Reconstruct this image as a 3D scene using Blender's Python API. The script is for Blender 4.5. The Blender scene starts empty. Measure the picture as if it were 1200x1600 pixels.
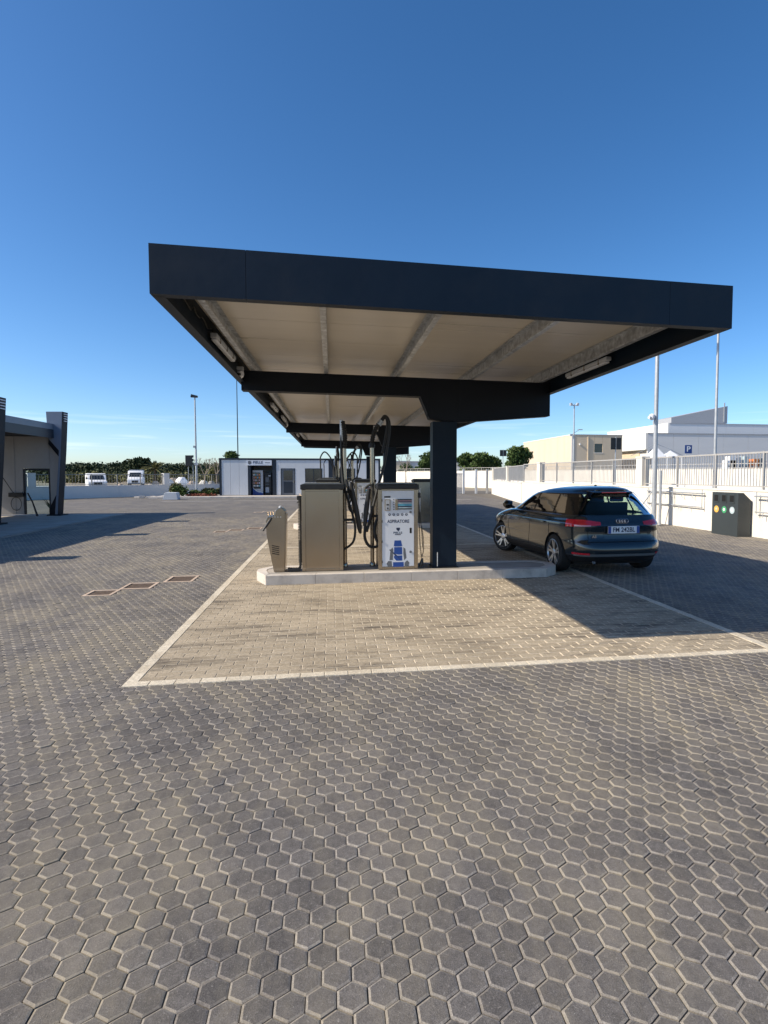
import bpy, bmesh, math, random
import numpy as np
from mathutils import Vector, Matrix
from mathutils import noise as mnoise
PI = math.pi
rnd = random.Random(11)
NP = np.random.RandomState(5)
scene = bpy.context.scene
col = scene.collection

# ------------------------------------------------------------------ camera, sky, sun, exposure
CAM_H, FPX, CX, CY = 1.75, 880.0, 655.0, 788.0
YAW, PITCH = math.radians(8.85), math.radians(-3.0)
FW = Vector((math.sin(YAW)*math.cos(PITCH), math.cos(YAW)*math.cos(PITCH), math.sin(PITCH)))
RT = Vector((math.cos(YAW), -math.sin(YAW), 0))
UP = RT.cross(FW)
cam_d = bpy.data.cameras.new('camera')
cam = bpy.data.objects.new('camera', cam_d)
col.objects.link(cam)
m3 = Matrix((RT, UP, -FW)).transposed()
cam.matrix_world = Matrix.Translation((0, 0, CAM_H)) @ m3.to_4x4()
cam_d.sensor_fit = 'HORIZONTAL'
cam_d.sensor_width = 36
cam_d.lens = 36*FPX/1200
cam_d.shift_x = (600-CX)/1200
cam_d.shift_y = -(800-CY)/1200
cam_d.clip_start, cam_d.clip_end = 0.05, 3000
scene.camera = cam

SUN_TO = Vector((-1.34, -0.164, 1.0)).normalized()       # towards the sun
ELEV = math.asin(SUN_TO.z)
world = bpy.data.worlds.new("World")
scene.world = world
world.use_nodes = True
wn, wl = world.node_tree.nodes, world.node_tree.links
for n in list(wn): wn.remove(n)
wo = wn.new('ShaderNodeOutputWorld'); bg = wn.new('ShaderNodeBackground')
sky = wn.new('ShaderNodeTexSky'); sky.sky_type = 'NISHITA'; sky.sun_disc = False
sky.sun_elevation = ELEV
sky.sun_rotation = math.atan2(SUN_TO.x, SUN_TO.y)
sky.altitude = 0; sky.air_density = 0.75; sky.dust_density = 0.6; sky.ozone_density = 3.0
bg.inputs['Strength'].default_value = 0.142
# thin bands of cirrus low over the horizon
tc = wn.new('ShaderNodeTexCoord'); mp = wn.new('ShaderNodeMapping')
mp.inputs['Scale'].default_value = (3.2, 3.2, 75)
nz = wn.new('ShaderNodeTexNoise'); nz.inputs['Scale'].default_value = 1.6; nz.inputs['Detail'].default_value = 5
nz.inputs['Distortion'].default_value = 0.3
rmp = wn.new('ShaderNodeValToRGB'); rmp.color_ramp.elements[0].position = 0.56; rmp.color_ramp.elements[1].position = 0.74
sep = wn.new('ShaderNodeSeparateXYZ')
r2 = wn.new('ShaderNodeValToRGB')
e = r2.color_ramp.elements
e[0].position = 0.02; e[0].color = (0, 0, 0, 1); e[1].position = 0.055; e[1].color = (1, 1, 1, 1)
ne = e.new(0.075); ne.color = (.6, .6, .6, 1); ne = e.new(0.11); ne.color = (0, 0, 0, 1)
mul = wn.new('ShaderNodeMath'); mul.operation = 'MULTIPLY'
mul2 = wn.new('ShaderNodeMath'); mul2.operation = 'MULTIPLY'; mul2.inputs[1].default_value = 0.42
mx = wn.new('ShaderNodeMixRGB'); mx.inputs['Color2'].default_value = (6.6, 7.2, 7.8, 1)
wl.new(tc.outputs['Generated'], mp.inputs['Vector']); wl.new(mp.outputs['Vector'], nz.inputs['Vector'])
wl.new(nz.outputs['Fac'], rmp.inputs['Fac']); wl.new(tc.outputs['Generated'], sep.inputs['Vector'])
wl.new(sep.outputs['Z'], r2.inputs['Fac']); wl.new(rmp.outputs['Color'], mul.inputs[0]); wl.new(r2.outputs['Color'], mul.inputs[1])
wl.new(mul.outputs[0], mul2.inputs[0]); wl.new(mul2.outputs[0], mx.inputs['Fac'])
hs = wn.new('ShaderNodeHueSaturation'); hs.inputs['Saturation'].default_value = 1.24
wl.new(sky.outputs['Color'], hs.inputs['Color']); wl.new(hs.outputs['Color'], mx.inputs['Color1']); wl.new(mx.outputs['Color'], bg.inputs['Color'])
wl.new(bg.outputs['Background'], wo.inputs['Surface'])

sun_d = bpy.data.lights.new('sun', 'SUN'); sun_d.energy = 5.0; sun_d.angle = math.radians(0.55)
sun_d.color = (1.0, 0.90, 0.75)
sun = bpy.data.objects.new('sun', sun_d); col.objects.link(sun)
sun.rotation_euler = SUN_TO.to_track_quat('Z', 'Y').to_euler()

scene.view_settings.view_transform = 'Standard'
scene.view_settings.look = 'None'
scene.view_settings.exposure = 0.38
scene.view_settings.gamma = 1.0
scene.view_settings.use_curve_mapping = False
scene.cycles.max_bounces = 8
scene.cycles.transparent_max_bounces = 12

def at(u, v, Y):
    """point on the plane y = Y seen at photo pixel (u, v)"""
    d = FW + RT*((u-CX)/FPX) + UP*((CY-v)/FPX)
    t = Y/d.y
    return Vector((d.x*t, Y, CAM_H + d.z*t))

# ------------------------------------------------------------------ materials
def mat(name, color, rough=0.6, metal=0.0, var=0.10, vscale=3.0, bump=0.0, bscale=60.0, spec=0.5, coat=0.0, stretch=None, dirt=None, rvar=0.0):
    m = bpy.data.materials.new(name); m.use_nodes = True
    n, l = m.node_tree.nodes, m.node_tree.links
    b = n['Principled BSDF']
    b.inputs['Roughness'].default_value = rough
    b.inputs['Metallic'].default_value = metal
    b.inputs['Specular IOR Level'].default_value = spec
    b.inputs['Coat Weight'].default_value = coat
    b.inputs['Coat Roughness'].default_value = 0.04
    g = n.new('ShaderNodeNewGeometry')
    mpn = n.new('ShaderNodeMapping')
    if stretch: mpn.inputs['Scale'].default_value = stretch
    l.new(g.outputs['Position'], mpn.inputs['Vector'])
    t = n.new('ShaderNodeTexNoise'); t.inputs['Scale'].default_value = vscale; t.inputs['Detail'].default_value = 7
    l.new(mpn.outputs['Vector'], t.inputs['Vector'])
    rp = n.new('ShaderNodeMapRange')
    rp.inputs['From Min'].default_value = 0.3; rp.inputs['From Max'].default_value = 0.7
    rp.inputs['To Min'].default_value = 1-var; rp.inputs['To Max'].default_value = 1+var
    l.new(t.outputs['Fac'], rp.inputs['Value'])
    mm = n.new('ShaderNodeVectorMath'); mm.operation = 'SCALE'
    mm.inputs[0].default_value = color[:3]
    l.new(rp.outputs['Result'], mm.inputs['Scale'])
    out = mm.outputs['Vector']
    if dirt:
        dcol, amt, dscale = dirt
        t2 = n.new('ShaderNodeTexNoise'); t2.inputs['Scale'].default_value = dscale; t2.inputs['Detail'].default_value = 9
        t2.inputs['Roughness'].default_value = 0.65
        l.new(mpn.outputs['Vector'], t2.inputs['Vector'])
        r3 = n.new('ShaderNodeMapRange'); r3.inputs['From Min'].default_value = 0.48; r3.inputs['From Max'].default_value = 0.72
        r3.inputs['To Max'].default_value = amt
        l.new(t2.outputs['Fac'], r3.inputs['Value'])
        mxx = n.new('ShaderNodeMixRGB'); mxx.inputs['Color2'].default_value = (*dcol, 1)
        l.new(r3.outputs['Result'], mxx.inputs['Fac']); l.new(out, mxx.inputs['Color1'])
        out = mxx.outputs['Color']
    l.new(out, b.inputs['Base Color'])
    if rvar:
        rr = n.new('ShaderNodeMapRange'); rr.inputs['To Min'].default_value = rough-rvar; rr.inputs['To Max'].default_value = rough+rvar
        l.new(t.outputs['Fac'], rr.inputs['Value']); l.new(rr.outputs['Result'], b.inputs['Roughness'])
    if bump:
        t3 = n.new('ShaderNodeTexNoise'); t3.inputs['Scale'].default_value = bscale; t3.inputs['Detail'].default_value = 6
        l.new(mpn.outputs['Vector'], t3.inputs['Vector'])
        bp = n.new('ShaderNodeBump'); bp.inputs['Strength'].default_value = 1.0; bp.inputs['Distance'].default_value = bump
        l.new(t3.outputs['Fac'], bp.inputs['Height']); l.new(bp.outputs['Normal'], b.inputs['Normal'])
    return m

def paver_mat(name, c_dark, c_light, dust, dust_amt, stain=None, speck=0.5, rough=0.85, tracks=0.0):
    """concrete block: tone per block from the face attribute, grain, pale aggregate, sandy drifts from world position"""
    m = bpy.data.materials.new(name); m.use_nodes = True
    n, l = m.node_tree.nodes, m.node_tree.links
    b = n['Principled BSDF']; b.inputs['Roughness'].default_value = rough
    b.inputs['Specular IOR Level'].default_value = 0.3
    at_ = n.new('ShaderNodeAttribute'); at_.attribute_name = 'tone'
    g = n.new('ShaderNodeNewGeometry')
    mix = n.new('ShaderNodeMixRGB'); mix.inputs['Color1'].default_value = (*c_dark, 1); mix.inputs['Color2'].default_value = (*c_light, 1)
    l.new(at_.outputs['Fac'], mix.inputs['Fac'])
    def noise(scale, detail, rgh=0.6, stretch=None, rot=0.0):
        t = n.new('ShaderNodeTexNoise'); t.inputs['Scale'].default_value = scale; t.inputs['Detail'].default_value = detail
        t.inputs['Roughness'].default_value = rgh
        if stretch:
            q = n.new('ShaderNodeMapping'); q.inputs['Scale'].default_value = stretch; q.inputs['Rotation'].default_value = (0, 0, rot); q.vector_type = 'TEXTURE' if rot else 'POINT'
            if rot: q.inputs['Scale'].default_value = tuple(1/k_ for k_ in stretch)
            l.new(g.outputs['Position'], q.inputs['Vector']); l.new(q.outputs['Vector'], t.inputs['Vector'])
        else:
            l.new(g.outputs['Position'], t.inputs['Vector'])
        return t.outputs['Fac']
    def rng(fac, a, b_, c, d):
        r = n.new('ShaderNodeMapRange'); r.inputs['From Min'].default_value = a; r.inputs['From Max'].default_value = b_
        r.inputs['To Min'].default_value = c; r.inputs['To Max'].default_value = d
        l.new(fac, r.inputs['Value']); return r.outputs['Result']
    def scale(colr, fac):
        v = n.new('ShaderNodeVectorMath'); v.operation = 'SCALE'
        l.new(colr, v.inputs[0]); l.new(fac, v.inputs['Scale']); return v.outputs['Vector']
    def blend(colr, c2, fac):
        x = n.new('ShaderNodeMixRGB'); x.inputs['Color2'].default_value = (*c2, 1)
        l.new(colr, x.inputs['Color1']); l.new(fac, x.inputs['Fac']); return x.outputs['Color']
    c = mix.outputs['Color']
    fine = noise(210, 5, 0.8)
    c = scale(c, rng(fine, 0.38, 0.62, 0.66, 1.34))
    c = scale(c, rng(noise(32, 6, 0.75), 0.36, 0.64, 0.80, 1.20))
    c = scale(c, rng(noise(0.55, 6), 0.3, 0.7, 0.86, 1.15))
    sp = noise(75, 4, 0.85)
    c = blend(c, (0.42, 0.39, 0.35), rng(sp, 0.605, 0.66, 0, speck))
    c = blend(c, dust, rng(noise(1.1, 9, 0.68), 0.46, 0.72, 0, dust_amt))
    c = blend(c, tuple(x*1.05 for x in dust), rng(noise(9.0, 6, 0.7), 0.56, 0.74, 0, dust_amt*0.8))
    if tracks:
        for rot_, st_ in ((0.45, (1.9, .30, 1)), (-0.35, (2.3, .34, 1)), (0.05, (1.3, .28, 1))):
            c = blend(c, (0.36, 0.31, 0.22), rng(noise(1.0, 7, 0.7, st_, rot_), 0.50, 0.62, 0, tracks))
    if stain:
        c = blend(c, stain, rng(noise(1.0, 8, 0.72, (0.8, 3.4, 1)), 0.505, 0.64, 0, 0.78))
    c = blend(c, tuple(x*0.35 for x in c_dark), rng(noise(1.3, 8, 0.78), 0.675, 0.74, 0, 0.5))
    l.new(c, b.inputs['Base Color'])
    bp = n.new('ShaderNodeBump'); bp.inputs['Distance'].default_value = 0.004; bp.inputs['Strength'].default_value = 1.0
    l.new(noise(150, 6, 0.8), bp.inputs['Height']); l.new(bp.outputs['Normal'], b.inputs['Normal'])
    return m

def glass_mat(name, tint, gloss_rough=0.02, ior=1.36):
    m = bpy.data.materials.new(name); m.use_nodes = True
    n, l = m.node_tree.nodes, m.node_tree.links
    n.remove(n['Principled BSDF'])
    o = n['Material Output']
    tr = n.new('ShaderNodeBsdfTransparent'); tr.inputs['Color'].default_value = (*tint, 1)
    gl = n.new('ShaderNodeBsdfGlossy'); gl.inputs['Roughness'].default_value = gloss_rough
    fr = n.new('ShaderNodeFresnel'); fr.inputs['IOR'].default_value = ior
    mxs = n.new('ShaderNodeMixShader')
    l.new(fr.outputs[0], mxs.inputs[0]); l.new(tr.outputs[0], mxs.inputs[1]); l.new(gl.outputs[0], mxs.inputs[2])
    l.new(mxs.outputs[0], o.inputs['Surface'])
    return m

def leaf_mat(name, c1, c2):
    m = bpy.data.materials.new(name); m.use_nodes = True
    n, l = m.node_tree.nodes, m.node_tree.links
    b = n['Principled BSDF']; b.inputs['Roughness'].default_value = 0.7; b.inputs['Specular IOR Level'].default_value = 0.25
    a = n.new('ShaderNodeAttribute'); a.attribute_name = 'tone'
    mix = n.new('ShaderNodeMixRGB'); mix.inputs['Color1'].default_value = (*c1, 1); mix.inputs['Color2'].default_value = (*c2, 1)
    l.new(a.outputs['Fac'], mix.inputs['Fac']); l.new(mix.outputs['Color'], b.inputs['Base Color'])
    return m

M = {}
M['hex'] = paver_mat('hex_paver', (0.104, 0.095, 0.088), (0.140, 0.128, 0.119), (0.30, 0.255, 0.190), 0.30, speck=0.6, tracks=0.16)
M['hexedge'] = paver_mat('hex_paver_edge', (0.18, 0.162, 0.145), (0.28, 0.255, 0.225), (0.40, 0.34, 0.24), 0.6, speck=0.3, tracks=0.42)
M['hexfar'] = paver_mat('hex_paving_far', (0.128, 0.117, 0.106), (0.128, 0.117, 0.106), (0.25, 0.22, 0.18), 0.30, tracks=0.10)
M['sand'] = mat('joint_sand', (0.13, 0.112, 0.088), 0.95, var=0.3, vscale=6, bump=0.004, bscale=90, dirt=((0.10, 0.09, 0.075), 0.8, 2.5))
M['tan'] = paver_mat('tan_block', (0.315, 0.258, 0.182), (0.400, 0.332, 0.238), (0.42, 0.36, 0.27), 0.35, stain=(0.075, 0.062, 0.05), speck=0.3)
M['tanedge'] = paver_mat('tan_block_edge', (0.42, 0.36, 0.27), (0.54, 0.46, 0.35), (0.5, 0.44, 0.34), 0.5, speck=0.2)
M['cream'] = paver_mat('cream_border_block', (0.52, 0.45, 0.34), (0.62, 0.55, 0.43), (0.60, 0.54, 0.44), 0.4, speck=0.1)
M['tansand'] = mat('tan_joint_sand', (0.40, 0.355, 0.275), 0.95, var=0.25, vscale=5, bump=0.003, bscale=90)
M['dirt'] = mat('dry_soil', (0.30, 0.25, 0.18), 0.95, var=0.3, vscale=0.12, dirt=((0.13, 0.13, 0.07), 0.8, 0.06))
M['asphalt'] = mat('road_asphalt', (0.13, 0.125, 0.12), 0.9, var=0.15, vscale=0.6)
M['concrete'] = mat('concrete', (0.33, 0.30, 0.26), 0.85, var=0.12, vscale=2, bump=0.003, bscale=80, dirt=((0.16, 0.14, 0.12), 0.5, 1.2))
M['limestone'] = mat('limestone_kerb', (0.56, 0.51, 0.45), 0.75, var=0.08, vscale=4, bump=0.002, bscale=70, dirt=((0.24, 0.21, 0.185), 0.75, 2.4))
M['plaster'] = mat('white_plaster', (0.74, 0.695, 0.61), 0.9, var=0.05, vscale=1.2, stretch=(1, 1, 0.35), bump=0.003, bscale=40, dirt=((0.50, 0.46, 0.40), 0.45, 1.1))
M['plaster2'] = mat('grey_white_plaster', (0.66, 0.65, 0.63), 0.9, var=0.05, vscale=0.8, dirt=((0.45, 0.43, 0.40), 0.4, 0.8))
M['navy'] = mat('navy_fascia_sheet', (0.0045, 0.013, 0.026), 0.50, var=0.10, vscale=1.2, spec=0.22, rvar=0.08, bump=0.012, bscale=1.3, dirt=((0.03, 0.033, 0.038), 0.25, 1.8))
M['navydark'] = mat('navy_black_steel', (0.006, 0.009, 0.015), 0.55, var=0.08, vscale=3, spec=0.22)
M['galv'] = mat('galvanised_steel', (0.52, 0.54, 0.56), 0.40, 0.45, var=0.38, vscale=14, rvar=0.12, dirt=((0.22, 0.22, 0.22), 0.5, 5))
M['galvpole'] = mat('galvanised_pole', (0.42, 0.44, 0.46), 0.5, 0.4, var=0.10, vscale=8)
M['panel'] = mat('cream_roof_panel', (0.60, 0.55, 0.47), 0.30, 0.0, var=0.05, vscale=0.8, stretch=(0.3, 6, 1), rvar=0.08, dirt=((0.48, 0.43, 0.35), 0.25, 1.2))
M['steel'] = mat('brushed_stainless', (0.37, 0.315, 0.25), 0.22, 0.95, var=0.03, vscale=1.5, rvar=0.06, dirt=((0.34, 0.30, 0.25), 0.35, 3))
M['black'] = mat('black_plastic', (0.012, 0.012, 0.013), 0.45, var=0.15, vscale=9, dirt=((0.05, 0.047, 0.04), 0.4, 8))
M['rubber'] = mat('black_rubber', (0.014, 0.014, 0.014), 0.6, var=0.2, vscale=12)
M['whitepanel'] = mat('white_enamel', (0.70, 0.73, 0.78), 0.32, var=0.02, vscale=3, spec=0.5, dirt=((0.5, 0.5, 0.5), 0.25, 3))
M['blue'] = mat('blue_print', (0.015, 0.07, 0.30), 0.4, var=0.03)
M['greyprint'] = mat('grey_print', (0.13, 0.14, 0.155), 0.45, var=0.03)
M['darkprint'] = mat('dark_blue_print', (0.02, 0.03, 0.07), 0.45, var=0.03)
M['cyan'] = mat('cyan_print', (0.10, 0.34, 0.46), 0.3, var=0.05)
M['pink'] = mat('pale_red_print', (0.45, 0.27, 0.30), 0.4, var=0.05)
M['lightgrey'] = mat('light_grey_paint', (0.45, 0.47, 0.50), 0.5, var=0.05)
M['pylon'] = mat('blue_grey_pylon', (0.17, 0.205, 0.27), 0.45, var=0.05, vscale=1.5)
M['slot'] = mat('white_slot_paint', (0.7, 0.7, 0.72), 0.5)
M['bayband'] = mat('wash_bay_band', (0.16, 0.19, 0.24), 0.4, var=0.05, spec=0.5)
M['baywall'] = mat('wash_bay_wall', (0.38, 0.365, 0.35), 0.6, var=0.05, vscale=1, dirt=((0.22, 0.2, 0.18), 0.4, 1.0))
M['whitesheet'] = mat('white_sandwich_panel', (0.56, 0.58, 0.60), 0.5, var=0.03, vscale=1.2)
M['wframe'] = mat('dark_blue_frame', (0.011, 0.018, 0.030), 0.45, var=0.05)
M['darkglass'] = mat('dark_window_glass', (0.02, 0.023, 0.026), 0.08, var=0.05, spec=0.8)
M['beige'] = mat('beige_panel', (0.62, 0.52, 0.39), 0.8, var=0.04, vscale=0.5, stretch=(1, 1, 0.15))
M['whitehall'] = mat('white_hall_panel', (0.78, 0.76, 0.71), 0.7, var=0.03, vscale=0.3)
M['greyhall'] = mat('grey_hall_panel', (0.66, 0.665, 0.67), 0.65, var=0.04, vscale=0.3, stretch=(0.2, 0.2, 2))
M['roofgrey'] = mat('grey_roofing', (0.36, 0.37, 0.39), 0.6, var=0.08)
M['bin'] = mat('anthracite_bin_sheet', (0.036, 0.044, 0.047), 0.5, var=0.08, vscale=2)
M['hole'] = mat('dark_opening', (0.004, 0.004, 0.004), 0.9, var=0)
M['yellow'] = mat('orange_sticker', (0.78, 0.42, 0.08), 0.5, var=0.03)
M['green'] = mat('green_sticker', (0.06, 0.32, 0.14), 0.5, var=0.03)
M['pale'] = mat('pale_grey_sticker', (0.42, 0.50, 0.52), 0.5, var=0.03)
M['white'] = mat('white_paint', (0.80, 0.80, 0.80), 0.4, var=0.03)
M['fencedark'] = mat('weathered_fence', (0.20, 0.20, 0.19), 0.6, 0.2, var=0.1)
M['fence'] = mat('galvanised_fence', (0.48, 0.46, 0.43), 0.5, 0.3, var=0.08)
M['psign'] = mat('sign_blue', (0.01, 0.05, 0.22), 0.4, var=0.02)
M['orange'] = mat('orange_paint', (0.62, 0.20, 0.05), 0.5, var=0.1)
M['red'] = mat('red_brown_flower', (0.28, 0.09, 0.05), 0.8, var=0.3, vscale=20)
M['bark'] = mat('bark', (0.10, 0.075, 0.05), 0.9, var=0.3, vscale=6, bump=0.02, bscale=10)
M['barkpale'] = mat('pale_bark', (0.25, 0.21, 0.17), 0.9, var=0.3, vscale=6)
M['pine'] = leaf_mat('pine_needles', (0.018, 0.030, 0.014), (0.050, 0.068, 0.028))
M['leaf'] = leaf_mat('green_leaves', (0.030, 0.060, 0.014), (0.100, 0.145, 0.040))
M['olive'] = leaf_mat('olive_leaves', (0.08, 0.085, 0.03), (0.17, 0.165, 0.07))
M['frond'] = leaf_mat('palm_fronds', (0.06, 0.09, 0.03), (0.13, 0.16, 0.06))
M['iron'] = mat('rusty_cover', (0.085, 0.055, 0.034), 0.9, var=0.35, vscale=14, bump=0.006, bscale=50)
M['kerbtan'] = mat('tan_stone_frame', (0.50, 0.385, 0.29), 0.85, var=0.15, vscale=8)
# car
M['paint'] = mat('dark_grey_car_paint', (0.015, 0.025, 0.031), 0.18, 0.3, var=0.02, vscale=1, coat=1.0)
M['carblack'] = mat('gloss_black_trim', (0.006, 0.006, 0.007), 0.12, var=0, coat=0.5)
M['carplastic'] = mat('black_bumper_plastic', (0.012, 0.012, 0.013), 0.55, var=0.1)
M['satin'] = mat('satin_grey_trim', (0.22, 0.23, 0.23), 0.35, 0.5, var=0.03)
M['chrome'] = mat('chrome', (0.62, 0.63, 0.65), 0.14, 1.0, var=0.02)
M['alloy'] = mat('silver_alloy', (0.50, 0.51, 0.53), 0.30, 0.8, var=0.05)
M['tail'] = mat('tail_light_red', (0.60, 0.012, 0.025), 0.10, var=0.1, vscale=20, coat=1.0)
M['tailpale'] = mat('tail_light_pale', (0.62, 0.25, 0.27), 0.15, var=0.1, coat=1.0)
M['tyre'] = mat('tyre_rubber', (0.012, 0.012, 0.012), 0.75, var=0.15, vscale=20)
M['seat'] = mat('dark_seat_fabric', (0.02, 0.02, 0.022), 0.9, var=0.1)
M['carglass'] = glass_mat('tinted_car_glass', (0.62, 0.74, 0.66), ior=1.22)
M['privacy'] = glass_mat('rear_window_glass', (0.58, 0.72, 0.63), ior=1.3)
M['pane'] = glass_mat('clear_glass', (0.80, 0.86, 0.86))
M['headlamp'] = mat('headlamp_lens', (0.6, 0.62, 0.65), 0.1, var=0.02, coat=1)

# ------------------------------------------------------------------ mesh helpers
class MB:
    def __init__(s): s.v = []; s.f = []; s.m = []
    def add(s, vs, fs, mi=0):
        o = len(s.v); s.v += [tuple(p) for p in vs]
        s.f += [tuple(i+o for i in f) for f in fs]; s.m += [mi]*len(fs); return s
    def box(s, x0, x1, y0, y1, z0, z1, mi=0, zt=None):
        """zt(x): extra height, for slabs that follow a slope in x"""
        k = zt or (lambda x: 0)
        p = [(x, y, z+k(x)) for z in (z0, z1) for y in (y0, y1) for x in (x0, x1)]
        return s.add(p, [(0, 2, 3, 1), (4, 5, 7, 6), (0, 1, 5, 4), (2, 6, 7, 3), (0, 4, 6, 2), (1, 3, 7, 5)], mi)
    def prism(s, pts, axis, a, b, mi=0):
        """pts: polygon in the two other axes, extruded along axis from a to b"""
        n = len(pts)
        def P(p, t):
            if axis == 'y': return (p[0], t, p[1])
            if axis == 'x': return (t, p[0], p[1])
            return (p[0], p[1], t)
        vs = [P(p, a) for p in pts] + [P(p, b) for p in pts]
        fs = [tuple(range(n)), tuple(range(2*n-1, n-1, -1))] + [(i, i+n, (i+1) % n+n, (i+1) % n) for i in range(n)]
        return s.add(vs, fs, mi)
    def tube(s, pts, r, n=8, mi=0, cap=True):
        pts = [Vector(p) for p in pts]; rs = r if isinstance(r, (list, tuple)) else [r]*len(pts)
        o = len(s.v); prev = None
        for i, p in enumerate(pts):
            t = (pts[min(i+1, len(pts)-1)] - pts[max(i-1, 0)]).normalized()
            if prev is None:
                a = t.orthogonal().normalized()
            else:
                a = (prev - t*prev.dot(t))
                a = a.normalized() if a.length > 1e-6 else t.orthogonal().normalized()
            prev = a; b = t.cross(a)
            for k in range(n):
                q = 2*PI*k/n
                s.v.append(tuple(p + (a*math.cos(q)+b*math.sin(q))*rs[i]))
        for i in range(len(pts)-1):
            for k in range(n):
                s.f.append((o+i*n+k, o+i*n+(k+1) % n, o+(i+1)*n+(k+1) % n, o+(i+1)*n+k)); s.m.append(mi)
        if cap:
            s.f.append(tuple(o+k for k in range(n-1, -1, -1))); s.m.append(mi)
            e_ = o+(len(pts)-1)*n
            s.f.append(tuple(e_+k for k in range(n))); s.m.append(mi)
        return s
    def lathe(s, prof, axis='z', c=(0, 0, 0), n=24, mi=0):
        o = len(s.v)
        for r, h in prof:
            for k in range(n):
                q = 2*PI*k/n; a, b = r*math.cos(q), r*math.sin(q)
                p = {'z': (a, b, h), 'x': (h, a, b), 'y': (a, h, b)}[axis]
                s.v.append((p[0]+c[0], p[1]+c[1], p[2]+c[2]))
        for i in range(len(prof)-1):
            for k in range(n):
                s.f.append((o+i*n+k, o+i*n+(k+1) % n, o+(i+1)*n+(k+1) % n, o+(i+1)*n+k)); s.m.append(mi)
        s.f.append(tuple(o+k for k in range(n))); s.m.append(mi)
        e_ = o+(len(prof)-1)*n
        s.f.append(tuple(e_+k for k in range(n-1, -1, -1))); s.m.append(mi)
        return s
    def build(s, name, mats, parent=None, smooth=False, bevel=0.0, fix=True):
        me = bpy.data.meshes.new(name)
        me.from_pydata(s.v, [], s.f)
        mats = mats if isinstance(mats, (list, tuple)) else [mats]
        for m in mats: me.materials.append(m)
        me.polygons.foreach_set('material_index', s.m)
        if fix or bevel:
            bm = bmesh.new(); bm.from_mesh(me)
            if bevel:
                bmesh.ops.remove_doubles(bm, verts=bm.verts, dist=1e-5)
                ed = [e_ for e_ in bm.edges if len(e_.link_faces) == 2 and e_.calc_face_angle(0) > 0.5]
                bmesh.ops.bevel(bm, geom=ed, offset=bevel, segments=2, affect='EDGES', profile=0.6, clamp_overlap=True)
            bmesh.ops.recalc_face_normals(bm, faces=bm.faces)
            bm.to_mesh(me); bm.free()
        if smooth:
            me.polygons.foreach_set('use_smooth', [True]*len(me.polygons))
            try: me.set_sharp_from_angle(angle=math.radians(35))
            except Exception: pass
        me.update()
        o = bpy.data.objects.new(name, me); col.objects.link(o)
        if parent: o.parent = parent
        return o

def tag(o, label=None, cat=None, group=None, kind=None):
    if label: o['label'] = label
    if cat: o['category'] = cat
    if group: o['group'] = group
    if kind: o['kind'] = kind
    return o
def empty(name, loc, label=None, cat=None, group=None, rz=0.0, kind=None):
    o = bpy.data.objects.new(name, None); col.objects.link(o)
    o.location = loc; o.rotation_euler = (0, 0, rz); o.empty_display_size = 0.2
    return tag(o, label, cat, group, kind)
def copy_tree(o, parent=None):
    c = o.copy(); col.objects.link(c); c.parent = parent
    for ch in list(o.children): copy_tree(ch, c)
    return c
def text_mesh(name, body, size, material, parent, loc, rot, depth=0.001, align='CENTER', sx=1.0):
    cu = bpy.data.curves.new(name, 'FONT'); cu.body = body; cu.size = size; cu.extrude = depth
    cu.offset = size*.022; cu.align_x = align; cu.align_y = 'CENTER'; cu.resolution_u = 3
    t = bpy.data.objects.new(name+'_curve', cu); col.objects.link(t)
    dg = bpy.context.evaluated_depsgraph_get()
    me = bpy.data.meshes.new_from_object(t.evaluated_get(dg))
    bpy.data.objects.remove(t); bpy.data.curves.remove(cu)
    me.name = name; me.materials.clear(); me.materials.append(material)
    o = bpy.data.objects.new(name, me); col.objects.link(o)
    o.parent = parent; o.location = loc; o.rotation_euler = rot; o.scale = (sx, 1, 1)
    return o
FRONT = (PI/2, 0, 0)          # text that reads from -Y

def big_mesh(name, V, loops, starts, totals, mats, mi, tone, parent=None):
    me = bpy.data.meshes.new(name)
    me.vertices.add(len(V)); me.vertices.foreach_set('co', V.astype(np.float32).ravel())
    me.loops.add(len(loops)); me.loops.foreach_set('vertex_index', loops.astype(np.int32))
    me.polygons.add(len(starts)); me.polygons.foreach_set('loop_start', starts.astype(np.int32))
    try: me.polygons.foreach_set('loop_total', totals.astype(np.int32))
    except Exception: pass
    for m in mats: me.materials.append(m)
    me.polygons.foreach_set('material_index', mi.astype(np.int32))
    a = me.attributes.new('tone', 'FLOAT', 'FACE'); a.data.foreach_set('value', tone.astype(np.float32))
    me.update(calc_edges=True)
    me.polygons.foreach_set('use_smooth', [False]*len(starts))
    o = bpy.data.objects.new(name, me); col.objects.link(o)
    if parent: o.parent = parent
    return o

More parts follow.
